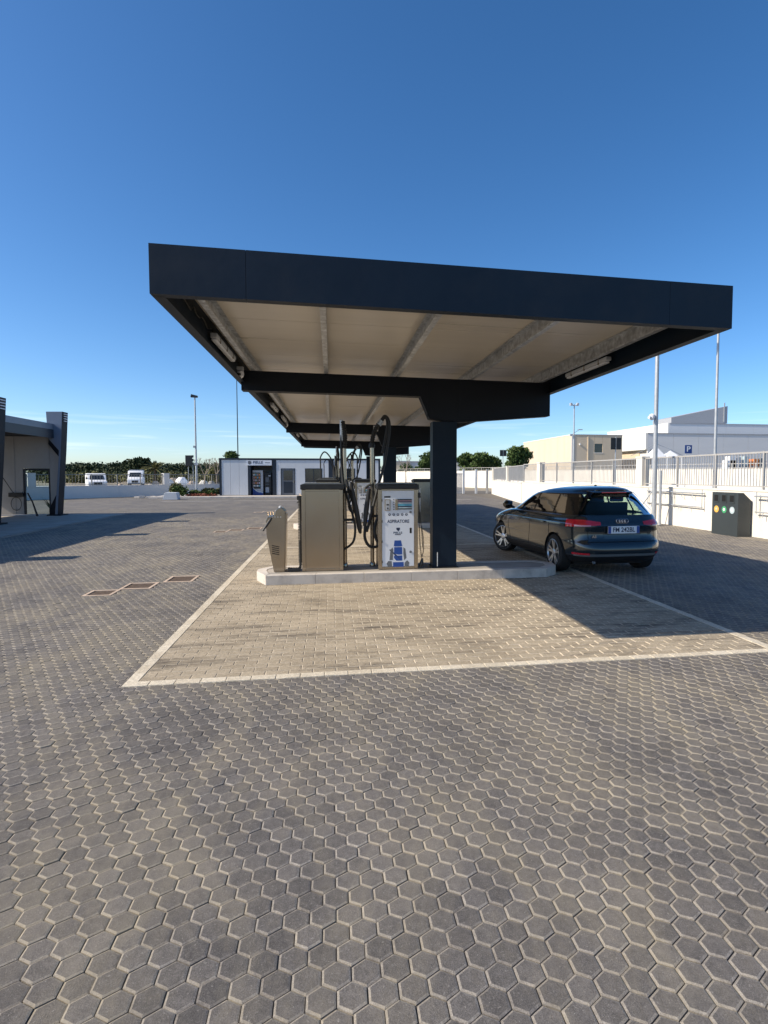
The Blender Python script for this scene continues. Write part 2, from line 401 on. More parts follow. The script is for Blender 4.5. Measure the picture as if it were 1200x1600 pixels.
# block template: polygon outline -> (verts, faces, mat idx); top, chamfer ring, sides
def block_template(outline, cham, dz, depth):
    c = np.mean(outline, axis=0); n = len(outline)
    out = np.array(outline)
    d = out - c
    L = np.linalg.norm(d, axis=1, keepdims=True)
    inn = out - d/L*cham*1.15
    V = np.vstack([np.c_[inn, np.zeros(n)], np.c_[out, np.full(n, -dz)], np.c_[out, np.full(n, -depth)]])
    F = [tuple(range(n))] + [(i, n+i, n+(i+1) % n, (i+1) % n) for i in range(n)] + [(n+i, 2*n+i, 2*n+(i+1) % n, n+(i+1) % n) for i in range(n)]
    mi = [0] + [1]*n + [1]*n
    return V, F, mi
def scatter_blocks(name, tmpl, centres, tone, tilt, zj, mats, parent, sxy=None):
    V, F, mi = tmpl; N = len(centres)
    if N == 0: return None
    nv = len(V)
    P = np.repeat(V[None], N, 0).copy()
    if sxy is not None: P[:, :, 0] *= sxy[:, None, 0]; P[:, :, 1] *= sxy[:, None, 1]
    P[:, :, 2] += P[:, :, 0]*tilt[:, None, 0] + P[:, :, 1]*tilt[:, None, 1] + zj[:, None]
    P[:, :, 0] += centres[:, None, 0]; P[:, :, 1] += centres[:, None, 1]
    fl = np.concatenate([np.array(f) for f in F]); ft = np.array([len(f) for f in F])
    loops = (fl[None]+np.arange(N)[:, None]*nv).ravel()
    totals = np.tile(ft, N); starts = np.concatenate([[0], np.cumsum(totals)[:-1]])
    return big_mesh(name, P.reshape(-1, 3), loops, starts, totals, mats, np.tile(mi, N), np.repeat(tone, len(F)), parent)
def block_variants(name, tmpl, mats, k):
    out = []
    for i in range(k):
        V, F, mi = tmpl
        t = NP.uniform(-0.016, 0.016, 2); Vv = V.copy()
        Vv[:, 2] += Vv[:, 0]*t[0]+Vv[:, 1]*t[1]
        me = bpy.data.meshes.new(name); me.from_pydata([tuple(v) for v in Vv], [], F)
        for m in mats: me.materials.append(m)
        me.polygons.foreach_set('material_index', mi)
        a = me.attributes.new('tone', 'FLOAT', 'FACE'); a.data.foreach_set('value', [(i+.5)/k]*len(F))
        out.append(me)
    return out
def place_parts(name, variants, centres, parent, z0=0.0, zj=0.0012):
    for c in centres:
        o = bpy.data.objects.new(name, rnd.choice(variants)); col.objects.link(o)
        o.parent = parent; o.location = (c[0]-parent.location.x, c[1]-parent.location.y, z0+rnd.uniform(-zj, zj)-parent.location.z)

# ------------------------------------------------------------------ ground and paving
g = MB(); g.add([(-1500, -300, -0.06), (1500, -300, -0.06), (1500, 2500, -0.06), (-1500, 2500, -0.06)], [(0, 1, 2, 3)])
tag(g.build('ground', M['dirt']), 'dry sandy soil reaching to the horizon around the forecourt', kind='structure')
g = MB(); g.add([(-40, -6, -0.009), (16.5, -6, -0.009), (16.5, 60, -0.009), (-40, 60, -0.009)], [(0, 1, 2, 3)])
paving = tag(g.build('paving', M['sand']), 'grey hexagonal paving of the forecourt with sandy joints', kind='structure')
TX0, TX1, TY0, TY1 = -1.73, 4.43, 4.88, 32.25            # tan bay under the canopy
PX = 0.1035; PY = PX*0.8835
rows = np.arange(0, 260); HX, HY = [], []
for j in range(int(23.5/PY)):
    y = 0.9 + j*PY
    xl, xr = -0.60*y-2.2, 0.78*y+2.2
    xl = max(xl, -9.0); xr = min(xr, 11.9)
    i0, i1 = int(xl/PX)-1, int(xr/PX)+1
    xs = (np.arange(i0, i1) + (0.5 if j % 2 else 0))*PX + 0.055
    xs = xs[(xs > -9.05) & (xs < 11.8)]
    HX.append(xs+NP.normal(0, .0006, len(xs))); HY.append(y+NP.normal(0, .0006, len(xs)))
HC = np.c_[np.concatenate(HX), np.concatenate(HY)]
ins = (HC[:, 0] > TX0+.05) & (HC[:, 0] < TX1-.05) & (HC[:, 1] > TY0+.05) & (HC[:, 1] < TY1)
HC = HC[~ins]
# covers of the drain boxes set in the paving
SQ = [(-3.38, 8.90, .40, .42), (-3.00, 9.38, .46, .50), (-2.50, 9.90, .46, .56)]
def in_cover(c):
    r = np.zeros(len(c), bool)
    for k in range(3):
        for (sx, sy, w, d) in SQ:
            r |= (np.abs(c[:, 0]-sx) < w/2+.01) & (np.abs(c[:, 1]-(sy+9.1*k)) < d/2+.01)
    return r
HC = HC[~in_cover(HC)]
R = PX/2/math.cos(PI/6)
def hexa(gap, sy=0.8835/0.866):
    r = R-gap
    return [(r*math.cos(PI/6+k*PI/3), r*math.sin(PI/6+k*PI/3)*sy) for k in range(6)]
hx_t = block_template(np.array(hexa(0.0023)), 0.0078, 0.0034, 0.014)
hx_far = block_template(np.array(hexa(0.0019)), 0.0085, 0.0032, 0.009)
# distance order: what shows largest is nearest to the lens
inview = (HC[:, 0] > -0.56*HC[:, 1]-.1) & (HC[:, 0] < 0.80*HC[:, 1]+.1) & (HC[:, 1] > 1.76)
dist = np.hypot(HC[:, 0], HC[:, 1]) + np.where(inview, 0, 1000)
order = np.argsort(dist)
near_i = order[:290]; rest_i = order[290:]
hv = block_variants('paver', hx_t, [M['hex'], M['hexedge']], 14)
place_parts('paver', hv, HC[near_i], paving, zj=.0022)
Rr = HC[rest_i]
N = len(Rr)
near = Rr[:, 1] < 7
for nm, msk, tm in (('paver_field', near, hx_t), ('distant_paver_field', ~near, hx_far)):
    C = Rr[msk]; n_ = len(C)
    o = scatter_blocks(nm, tm, C, NP.uniform(0, 1, n_), NP.normal(0, 0.012, (n_, 2)), NP.normal(0, 0.0012, n_), [M['hex'], M['hexedge']], paving)
    tag(o, 'field of grey hexagonal pavers' if nm == 'paver_field' else None, kind='stuff')
# beyond the pavers one can tell apart: the same paving as a sheet, in four pieces round the tan bay
g = MB(); Y2 = 23.3
for (a, b, c, d) in ((-9.05, TX0-.0, Y2, 60), (TX1, 11.7, Y2, 60), (TX0, TX1, TY1+.02, 60)):
    g.add([(a, c, -0.001), (b, c, -0.001), (b, d, -0.001), (a, d, -0.001)], [(0, 1, 2, 3)])
g.add([(-40, 26.9, -0.002), (-9.05, 26.9, -0.002), (-9.05, 60, -0.002), (-40, 60, -0.002)], [(0, 1, 2, 3)])
fs = g.build('distant_paving', M['hexfar'], fix=False)
tag(fs, 'grey paving running back to the office', kind='structure')

# tan block bay under the canopy
g = MB(); g.add([(TX0, TY0, -0.004), (TX1, TY0, -0.004), (TX1, TY1, -0.004), (TX0, TY1, -0.004)], [(0, 1, 2, 3)])
bay = tag(g.build('bay_paving', M['tansand']), 'tan block paving of the vacuum bays edged in cream blocks', kind='structure')
def rect(w, d): return np.array([(-w/2, -d/2), (w/2, -d/2), (w/2, d/2), (-w/2, d/2)])
BW, BD = 0.207, 0.1035
tb = block_template(rect(BW-.004, BD-.003), 0.0055, 0.0035, 0.011)
ISL = [(-1.0, 3.9, 9.2+9.12*k, 9.97+9.12*k) for k in range(3)]
CROSS = [TY0+BD/2, 13.80, 22.92, TY1-BD/2]
C = []
j = 0; y = TY0+BD*1.5
while y < TY1-BD:
    if not any(abs(y-cy) < BD*0.75 for cy in CROSS[1:3]):
        x = TX0+BD + (BW/2 if j % 2 == 0 else BW)
        if j % 2: C.append((TX0+BD+BW/4, y, .5))
        while x < TX1-BD-BW/2+.01:
            C.append((x, y, 1)); x += BW
        rem = TX1-BD-(x-BW/2)
        if rem > .03: C.append((x-BW/2+rem/2, y, rem/BW))
    y += BD; j += 1
C = np.array(C)
keep = np.ones(len(C), bool)
for (a, b, c, d) in ISL: keep &= ~((C[:, 0] > a) & (C[:, 0] < b) & (C[:, 1] > c) & (C[:, 1] < d))
C = C[keep]
full = np.where(C[:, 2] == 1)[0]
order = full[np.argsort(np.hypot(C[full, 0], C[full, 1]))]
near_i = order[:290]
bv = block_variants('block', tb, [M['tan'], M['tanedge']], 14)
place_parts('block', bv, C[near_i], bay, z0=0.004)
msk = np.ones(len(C), bool); msk[near_i] = False
Cr = C[msk]; n_ = len(Cr)
o = scatter_blocks('block_field', tb, Cr, NP.uniform(0, 1, n_), NP.uniform(-0.008, 0.008, (n_, 2)), 0.004+NP.uniform(-0.0009, 0.0009, n_),
                   [M['tan'], M['tanedge']], bay, sxy=np.c_[Cr[:, 2], np.ones(n_)])
tag(o, kind='stuff')
# cream border blocks: front row, two long sides, three cross lines
bx = block_template(rect(BW-.004, BD-.004), 0.004, 0.003, 0.012)
by = block_template(rect(BD-.004, BW-.004), 0.004, 0.003, 0.012)
vx = block_variants('border_block', bx, [M['cream'], M['cream']], 6)
vy = block_variants('border_block', by, [M['cream'], M['cream']], 6)
cx_ = []
for cy in (CROSS[0], CROSS[1], CROSS[3]):
    x = TX0+BW/2
    while x < TX1-BW/4: cx_.append((x, cy)); x += BW
cy_ = []
for cx0 in (TX0+BD/2, TX1-BD/2):
    y = TY0+BD+BW/2
    while y < TY1-BD: cy_.append((cx0, y)); y += BW
place_parts('border_block', vx, cx_[:60], bay, z0=0.0065, zj=.0006)
cy_.sort(key=lambda c: c[1])
place_parts('border_block', vy, cy_[:200], bay, z0=0.0065, zj=.0006)
for nm, tm, cc in (('distant_border_row', bx, cx_[60:] + [(TX0+BW/2+BW*i, CROSS[2]) for i in range(29)]), ('distant_border_line', by, cy_[200:])):
    cc = np.array(cc); n_ = len(cc)
    tag(scatter_blocks(nm, tm, cc, NP.uniform(0, 1, n_), np.zeros((n_, 2)), np.full(n_, .0065), [M['cream'], M['cream']], bay), kind='stuff')

# drain covers in staggered threes
def drain_set(k):
    names = ['nearest', 'middle', 'farthest']
    for q, (sx, sy, w, d) in enumerate(SQ):
        t = empty('drain_cover', (sx, sy+9.1*k, 0),
                  f"{['front left', 'middle', 'back right'][q]} stone framed drain cover in the {['nearest', 'second', 'third'][k]} staggered three",
                  'drain cover', 'square drain covers beside the vacuum bays')
        f = 0.045
        for (a, b, c, e_) in ((-w/2, w/2, -d/2, -d/2+f), (-w/2, w/2, d/2-f, d/2), (-w/2, -w/2+f, -d/2+f, d/2-f), (w/2-f, w/2, -d/2+f, d/2-f)):
            MB().box(a, b, c, e_, -0.03, 0.006).build('frame_stone', M['kerbtan'], t, bevel=0.004)
        MB().box(-w/2+f+.004, w/2-f-.004, -d/2+f+.004, d/2-f-.004, -0.04, -0.006).build('lid', M['iron'], t)
for k in range(3): drain_set(k)

# ------------------------------------------------------------------ canopy
CX0, CX1, CY0, CY1 = -1.47, 3.85, 5.01, 32.05
def ct(x): return -0.0145*(x-CX0)
can = empty('canopy', (0, 0, 0), 'long navy canopy on central columns over the vacuum bays', 'canopy')
seams = [CX0, -0.70, 3.19, CX1]
for a, b in zip(seams[:-1], seams[1:]):
    w = MB(); w.box(a+.0015, b-.0015, CY0, CY0+.04, 3.243, 3.65, zt=ct)
    w.box(a+.0015, b-.0015, CY0+.04, CY0+.10, 3.243, 3.250, zt=ct)
    w.build('fascia_panel', M['navy'], can)
ys = np.linspace(CY0+.0, CY1, 10)
for side in (0, 1):
    x = CX0 if side == 0 else CX1
    for a, b in zip(ys[:-1], ys[1:]):
        w = MB(); x0, x1 = (x, x+.04) if side == 0 else (x-.04, x)
        a2 = a+.042 if a == ys[0] else a
        w.box(x0, x1, a2+.0015, b-.0015, 3.243, 3.65, zt=ct)
        x2, x3 = (x+.04, x+.10) if side == 0 else (x-.10, x-.04)
        w.box(x2, x3, a2+.0015, b-.0015, 3.243, 3.250, zt=ct)
        w.build('fascia_panel', M['navy'], can)
w = MB(); w.box(CX0+.042, CX1-.042, CY1-.04, CY1, 3.243, 3.65, zt=ct); w.build('fascia_panel', M['navy'], can)
y = CY0+.045; k = 0
while y < CY1-.06:
    yb = min(y+1.0, CY1-.045)
    w = MB(); w.box(CX0+.045, CX1-.045, y+.004, yb-.004, 3.615, 3.66, zt=ct)
    w.box(CX0+.05, CX1-.05, yb-.004, yb+.004, 3.63, 3.65, zt=ct)
    w.build('roof_panel', M['panel'], can); y = yb
for px in (-1.26, -0.10, 1.14, 2.42, 3.66):
    w = MB(); z0, z1 = 3.435, 3.61
    o_ = 0.06 if px < 1 else -0.06
    w.box(px-.004, px+.004, CY0+.06, CY1-.06, z0, z1, zt=ct)
    xa, xb = sorted((px+math.copysign(.004, o_), px+o_))
    w.box(xa, xb, CY0+.06, CY1-.06, z0, z0+.006, zt=ct)
    w.box(xa, xb, CY0+.06, CY1-.06, z1-.006, z1, zt=ct)
    xa, xb = sorted((px+o_-math.copysign(.005, o_), px+o_))
    w.box(xa, xb, CY0+.06, CY1-.06, z0+.006, z0+.024, zt=ct)
    w.build('purlin', M['galv'], can)
    if px < 0.0 and px > -1: pass
COLY = [9.50+9.12*k for k in range(3)]
for k, yc in enumerate(COLY):
    top = lambda x: 3.432+ct(x)
    # web outline
    xs = [(CX0+.045, 3.115), (1.50, 3.075), (1.66, 2.70), (2.16, 2.65), (CX1-.045, 2.78)]
    pts = xs + [(CX1-.045, top(CX1)), (CX0+.045, top(CX0))]
    w = MB(); w.prism(pts, 'y', yc+.10, yc+.112)
    # flanges
    for (p, q) in zip(xs[:-1], xs[1:]):
        w.prism([p, q, (q[0], q[1]+.014), (p[0], p[1]+.014)], 'y', yc+.0, yc+.212)
    w.prism([(CX0+.045, top(CX0)-.014), (CX1-.045, top(CX1)-.014), (CX1-.045, top(CX1)), (CX0+.045, top(CX0))], 'y', yc, yc+.212)
    w.prism([(CX0+.045, 3.116), (CX0+.057, 3.116), (CX0+.057, top(CX0)-.015), (CX0+.045, top(CX0)-.015)], 'y', yc+.001, yc+.211)
    w.prism([(CX1-.057, 2.795), (CX1-.045, 2.795), (CX1-.045, top(CX1)-.015), (CX1-.057, top(CX1)-.015)], 'y', yc+.001, yc+.211)
    for gx_ in (0.3, 1.62, 2.14):
        w.prism([(gx_, 3.1 if gx_ < 1 else 2.73), (gx_+.012, 3.1 if gx_ < 1 else 2.73), (gx_+.012, top(gx_)-.016), (gx_, top(gx_)-.016)], 'y', yc+.004, yc+.099)
    # the front of the beam is closed by a sheet so that it reads as a box
    w.prism([(p[0], p[1]+.016) for p in xs] + [(CX1-.06, top(CX1)-.016), (CX0+.06, top(CX0)-.016)], 'y', yc+.006, yc+.012)
    w.build('beam', M['navydark'], can)
    w = MB(); w.box(1.708, 2.128, yc-.03, yc+.24, .175, 2.655, 0)
    cobj = w.build('column', M['navy'], can, bevel=.006)
    w = MB(); w.box(1.69, 2.15, yc-.06, yc+.27, .158, .174); w.build('base_plate', M['navydark'], cobj)
    w = MB(); w.tube([(1.79, yc-.045, .18), (1.79, yc-.045, .42)], .008, 6); w.build('conduit', M['galv'], cobj)
# light fittings and camera under the canopy
def fitting(x, y, L, ang, lab):
    t = empty('strip_light', (x, y, 3.40+ct(x)), lab, 'strip light', 'strip lights under the canopy edges')
    w = MB(); w.box(-.04, .04, -L/2, L/2, -.03, .025); w.build('housing', M['lightgrey'], t, bevel=.012)
    w = MB(); w.box(-.032, .032, -L/2+.03, L/2-.03, -.058, -.031); w.build('diffuser', M['whitepanel'], t, bevel=.015)
    for q in (-L/3, 0, L/3):
        w = MB(); w.box(-.043, .043, q-.012, q+.012, -.05, .03); w.build('clip', M['steel'], t)
for i, (yy) in enumerate((7.7, 14.2, 17.0, 23.8)):
    fitting(-1.36, yy, 1.35, 0, f"strip light under the left canopy edge, {['nearest the camera', 'first behind the nearest beam', 'second behind the nearest beam', 'beyond the middle beam'][i]}")
for i, (yy) in enumerate((7.9, 15.0)):
    fitting(3.72, yy, 1.35, 0, f"strip light under the right canopy edge, {['nearest the camera', 'behind the nearest beam'][i]}")
def dome_cam(loc, lab, s=1.0, grp=None):
    t = empty('security_camera', loc, lab, 'security camera', grp)
    w = MB(); w.box(-.05*s, .05*s, -.05*s, .05*s, 0, .06*s); w.build('bracket', M['lightgrey'], t, bevel=.006)
    w = MB(); w.lathe([(.02*s, 0), (.055*s, -.01*s), (.06*s, -.05*s), (.05*s, -.09*s), (.02*s, -.115*s)], n=16); w.build('camera_dome', M['whitepanel'], t, smooth=True)
    w = MB(); w.tube([(0, -.05*s, -.06*s), (-.02*s, -.12*s, -.08*s)], .022*s, 10); w.build('lens', M['black'], t)
dome_cam((-1.385, 9.15, 3.36), 'small white camera under the left canopy edge by the nearest beam')
dome_cam((-1.385, 18.2, 3.36), 'small white camera under the left canopy edge by the middle beam')
w = MB(); w.box(-.08, .08, 0, .03, -.09, .09)
o = w.build('junction_box', M['lightgrey'], None, bevel=.005); o.location = (1.45, 18.57, 3.27)
tag(o, 'pale junction box on the middle canopy beam', 'junction box')
# loose cable in the left gutter
w = MB(); w.tube([(-1.40, 5.6+q*.13, 3.47+.03*math.sin(q*1.7)-(.06 if q % 9 == 4 else 0)) for q in range(34)], .006, 5)
tag(w.build('cable', M['black'], None), 'thin black cable running along the left canopy edge', 'cable')

# ------------------------------------------------------------------ kerbed islands
ORD = ['nearest', 'middle', 'farthest']
def island(k):
    dy = 9.12*k
    t = empty('island', (0, dy, 0), f'{ORD[k]} raised kerb island with pale stone edge under the canopy column', 'kerb island', 'kerb islands between the vacuum bays')
    outer = [(-1.04, 9.1), (3.62, 9.1), (3.90, 9.38), (3.97, 9.72), (3.72, 10.06), (-1.04, 10.06), (-1.235, 9.80), (-1.235, 9.56)]
    cxm, cym = 1.35, 9.58
    inner = [(-1.0, 9.25), (3.55, 9.25), (3.74, 9.45), (3.79, 9.70), (3.62, 9.91), (-1.0, 9.91), (-1.08, 9.78), (-1.08, 9.60)]
    n = 8
    segs = []
    for i in range(n):
        a, b = Vector(outer[i]).to_2d(), Vector(outer[(i+1) % n]).to_2d(); c, d = Vector(inner[i]).to_2d(), Vector(inner[(i+1) % n]).to_2d()
        m_ = max(1, round((b-a).length/.78))
        for q in range(m_):
            f0, f1 = q/m_, (q+1)/m_; e0 = .003/max(.2, (b-a).length)
            f0 += e0*.5; f1 -= e0*.5
            segs.append([a.lerp(b, f0), a.lerp(b, f1), c.lerp(d, f1), c.lerp(d, f0)])
    for s_ in segs:
        zz = .155+rnd.uniform(-.0015, .0015)
        MB().prism([tuple(p) for p in s_], 'z', -.02, zz).build('kerb_stone', M['limestone'], t, bevel=.006)
    MB().prism([(p[0], p[1]) for p in inner], 'z', 0.0, .147).build('island_slab', M['concrete'], t)
    return t
for k in range(3): island(k)

# ------------------------------------------------------------------ vacuum stations
def cabinet(label, front):
    """origin at front left bottom corner; 0.68 wide, 0.52 deep, 1.35 high, black lid"""
    t = empty('vacuum_cabinet', (0, 0, 0), label, 'vacuum cabinet', 'steel vacuum cabinets on the kerb islands')
    W, D, H = .675, .52, 1.35
    MB().box(.02, W-.02, .02, D-.02, 0.0, H).build('body', M['steel'], t)
    for (x0, x1, y0, y1) in ((0, .062, 0, .062), (W-.062, W, 0, .062), (0, .062, D-.062, D), (W-.062, W, D-.062, D)):
        MB().box(x0, x1, y0, y1, 0, H-.001).build('corner_post', M['steel'], t, bevel=.008)
    MB().box(.063, W-.063, .004, .019, .0, .035).build('plinth', M['steel'], t)
    MB().box(.066, W-.066, .008, .0195, .045, H-.025).build('front_panel', M['whitepanel'] if front else M['steel'], t, bevel=.004)
    l = MB(); l.box(-.018, W+.018, -.018, D+.018, H, H+.085); l.build('lid', M['black'], t, bevel=.014)
    l = MB(); l.prism([(.0, H+.086), (W, H+.086), (W-.06, H+.112), (.06, H+.112)], 'y', .02, D-.02); l.build('lid_crown', M['satin'], t, bevel=.006)
    if front:
        # recessed coin unit, screens, lettering and seat emblem
        px = lambda u: (u-597.0)/50.0*.54+.068       # photo column to cabinet x
        pz = lambda v: (889.0-v)/126.0*1.31+.01
        def plate(nm, u0, u1, v0, v1, m, y0=.0070, th=.0009, bev=.0):
            return MB().box(px(u0), px(u1), y0, y0+th, pz(v1), pz(v0)).build(nm, m, t, bevel=bev)
        plate('brand_badge', 600.2, 610, 771, 773.7, M['black'])
        cu = plate('coin_unit', 600.8, 609.8, 776.2, 794.5, M['steel'], -.006, .014, .004)
        plate('coin_face', 602.2, 608.5, 777.5, 793.3, M['lightgrey'], -.010, .004)
        plate('coin_slot', 603.6, 607.2, 784, 786, M['hole'], -.012, .002)
        plate('coin_slot', 604.6, 606.6, 789.5, 792, M['hole'], -.012, .002)
        plate('display_bezel', 617.6, 621.4, 776, 794, M['steel'], -.004, .012, .003)
        for v0, v1, m in ((776, 778, 'black'), (778.1, 779.6, 'pink'), (779.7, 781.3, 'darkprint'), (781.4, 783.4, 'lightgrey'), (783.5, 787.2, 'cyan'), (787.3, 788.9, 'darkprint'), (789, 791, 'pale'), (791.1, 792.8, 'black')):
            plate('display_row', 621.6, 643.6, v0, v1, M[m], -.002, .008)
        for q in range(5):
            c = (px(615.2), .004, pz(777.0+q*3.9))
            MB().lathe([(.010, 0), (.010, -.008)], 'y', c, 10).build('button', M['black'], t)
        for q in range(5):
            c = (px(608.5+q*6.6), .0079, pz(801))
            MB().lathe([(.022, 0), (.022, -.001)], 'y', c, 16).build('programme_icon', M['darkprint'], t)
            MB().box(c[0]-.008, c[0]+.008, .0060, .0068, c[2]-.003, c[2]+.012).build('icon_mark', M['whitepanel'], t)
        text_mesh('lettering', 'ASPIRATORE', .076, M['darkprint'], t, (px(622.3), .0074, pz(812.3)), FRONT, .0004, sx=.86)
        def poly(nm, pts, m):
            return MB().prism([(px(u), pz(v)) for u, v in pts], 'y', .0070, .0079).build(nm, m, t)
        # small brand mark: a faceted crest over the name
        poly('logo_mark', [(619.3, 822.5), (624.5, 822.5), (624.9, 825), (622.2, 828.8), (619, 825)], M['darkprint'])
        text_mesh('brand_name', 'PIELLE', .046, M['darkprint'], t, (px(621.3), .0074, pz(830.8)), FRONT, .0004, sx=1.2)
        plate('brand_line', 616.8, 626, 833.2, 834.4, M['darkprint'])
        plate('handle_recess', 640.2, 643.4, 823, 831.8, M['hole'])
        for v in (797.2, 862.4):
            MB().lathe([(.022, 0), (.020, -.010)], 'y', (px(641.5), .004, pz(v)), 14).build('lock', M['greyprint'], t)
        for v in (778, 812, 845, 878):
            MB().box(.062, .072, -.004, .006, pz(v)-.02, pz(v)+.02).build('hinge', M['black'], t)
        # car seat emblem
        poly('seat_headrest', [(616.2, 843.2), (626.3, 843.2), (628.4, 852.6), (625.6, 853.2), (617.6, 853.2), (615, 852.6)], M['blue'])
        poly('seat_back', [(615.6, 854.2), (628.1, 854.2), (628.4, 866.4), (622, 866.6), (615.4, 864.5)], M['blue'])
        poly('seat_cushion', [(615.4, 868), (628.3, 868), (628.4, 876.5), (619, 876.5), (615.4, 872)], M['blue'])
        poly('seat_base', [(613.8, 878.8), (630.6, 878.8), (630.6, 887), (613.8, 887)], M['blue'])
        poly('seat_bolster', [(613.2, 854.6), (614.2, 858), (613.6, 875), (608.2, 875.5), (609.8, 858)], M['greyprint'])
        poly('seat_bolster', [(630.2, 854.6), (633.2, 857), (635, 872), (631.2, 876), (630, 864)], M['greyprint'])
        poly('seat_side', [(611.6, 877), (612.6, 887), (606.2, 887), (603.6, 880.5), (606.6, 876.6)], M['greyprint'])
        poly('seat_side', [(636.2, 876), (639.6, 880), (638, 887), (632, 887), (632, 880)], M['greyprint'])
        poly('seat_belt', [(607.6, 858.4), (609.4, 857.8), (626.8, 873.6), (625, 876)], M['darkprint'])
    return t
cabA = cabinet('nearest plain steel vacuum cabinet, its blank back to the camera', False); cabA.location = (-.49, 9.42, .156)
cabB = cabinet('nearest vacuum cabinet with white front panel, lettering and blue seat emblem', True); cabB.location = (.77, 9.42, .156)
def kiosk():
    t = empty('payment_kiosk', (-1.06, 9.43, .156), 'nearest slanted steel payment pedestal at the left end of its island', 'payment kiosk', 'steel payment kiosks on the kerb islands')
    pf = [(.115, 0), (.285, 0), (.30, .60), (.305, 1.0), (.255, 1.05), (.19, 1.045), (.15, 1.0), (.135, .93), (.02, .90), (0, .85), (.005, .62), (.06, .30)]
    MB().prism(pf, 'y', 0, .30).build('body', M['steel'], t, bevel=.006)
    MB().prism([(.287, .02), (.300, .02), (.318, .62), (.322, .96), (.305, .96)], 'y', .01, .29).build('door', M['steel'], t, bevel=.003)
    for q in range(5):
        MB().prism([(.09, .445-q*.032), (.205, .42-q*.032), (.205, .407-q*.032), (.09, .432-q*.032)], 'y', -.003, .003).build('louvre', M['hole'], t)
    MB().tube([(.15, .05, .935), (.10, .02, .90), (.05, 0, .83), (-.05, -.03, .68)], [.012, .02, .024, .012], 8).build('handset', M['black'], t, smooth=True)
    for q in range(3):
        MB().tube([(.03+q*.035, .08+q*.05, .90), (.02+q*.035, .08+q*.05, .985)], .006, 6).build('hook', M['steel'], t)
    for q in range(4):
        MB().lathe([(.006, 0), (.006, -.004)], 'y', (.10+q*.045, 0, .905), 8).build('bolt', M['whitepanel'], t)
    MB().lathe([(.03, .03), (.028, .055), (.01, .065)], 'z', (.225, .1, 1.02), 12).build('status_lamp', M['lightgrey'], t, smooth=True)
    return t
kio = kiosk()
def bezier(pts, n=10):
    """smooth curve through points"""
    P = [Vector(p) for p in pts]; out = []
    for i in range(len(P)-1):
        a = P[max(i-1, 0)]; b = P[i]; c = P[i+1]; d = P[min(i+2, len(P)-1)]
        for k in range(n):
            s_ = k/n
            out.append(0.5*((2*b)+(c-a)*s_+(2*a-5*b+4*c-d)*s_*s_+(3*b-a-3*c+d)*s_**3))
    out.append(P[-1]); return out
def hose(mb, pts, r, n=8, seg=10, corr=None):
    p = bezier(pts, seg)
    if corr:
        q = []; L = 0; rs = []
        # resample evenly and alternate radius
        acc = [0]
        for a, b in zip(p[:-1], p[1:]): acc.append(acc[-1]+(b-a).length)
        m_ = int(acc[-1]/corr); j = 0
        for i in range(m_+1):
            d = acc[-1]*i/m_
            while j < len(acc)-2 and acc[j+1] < d: j += 1
            f = (d-acc[j])/max(1e-6, acc[j+1]-acc[j]); q.append(p[j].lerp(p[j+1], f)); rs.append(r if i % 2 else r*.72)
        mb.tube(q, rs, n)
    else: mb.tube(p, r, n)
    return mb
def coil(mb, pts, R_, r, pitch, n=5, per=8):
    p = bezier(pts, 10); acc = [0]
    for a, b in zip(p[:-1], p[1:]): acc.append(acc[-1]+(b-a).length)
    tot = acc[-1]; m_ = int(tot/pitch*per); q = []; j = 0
    for i in range(m_+1):
        d = tot*i/m_
        while j < len(acc)-2 and acc[j+1] < d: j += 1
        f = (d-acc[j])/max(1e-6, acc[j+1]-acc[j]); c = p[j].lerp(p[j+1], f)
        t = (p[j+1]-p[j]).normalized(); a = Vector((0, 1, 0)); b = t.cross(a).normalized()
        w_ = 2*PI*i/per
        q.append(c+a*math.cos(w_)*R_+b*math.sin(w_)*R_)
    mb.tube(q, r, n); return mb
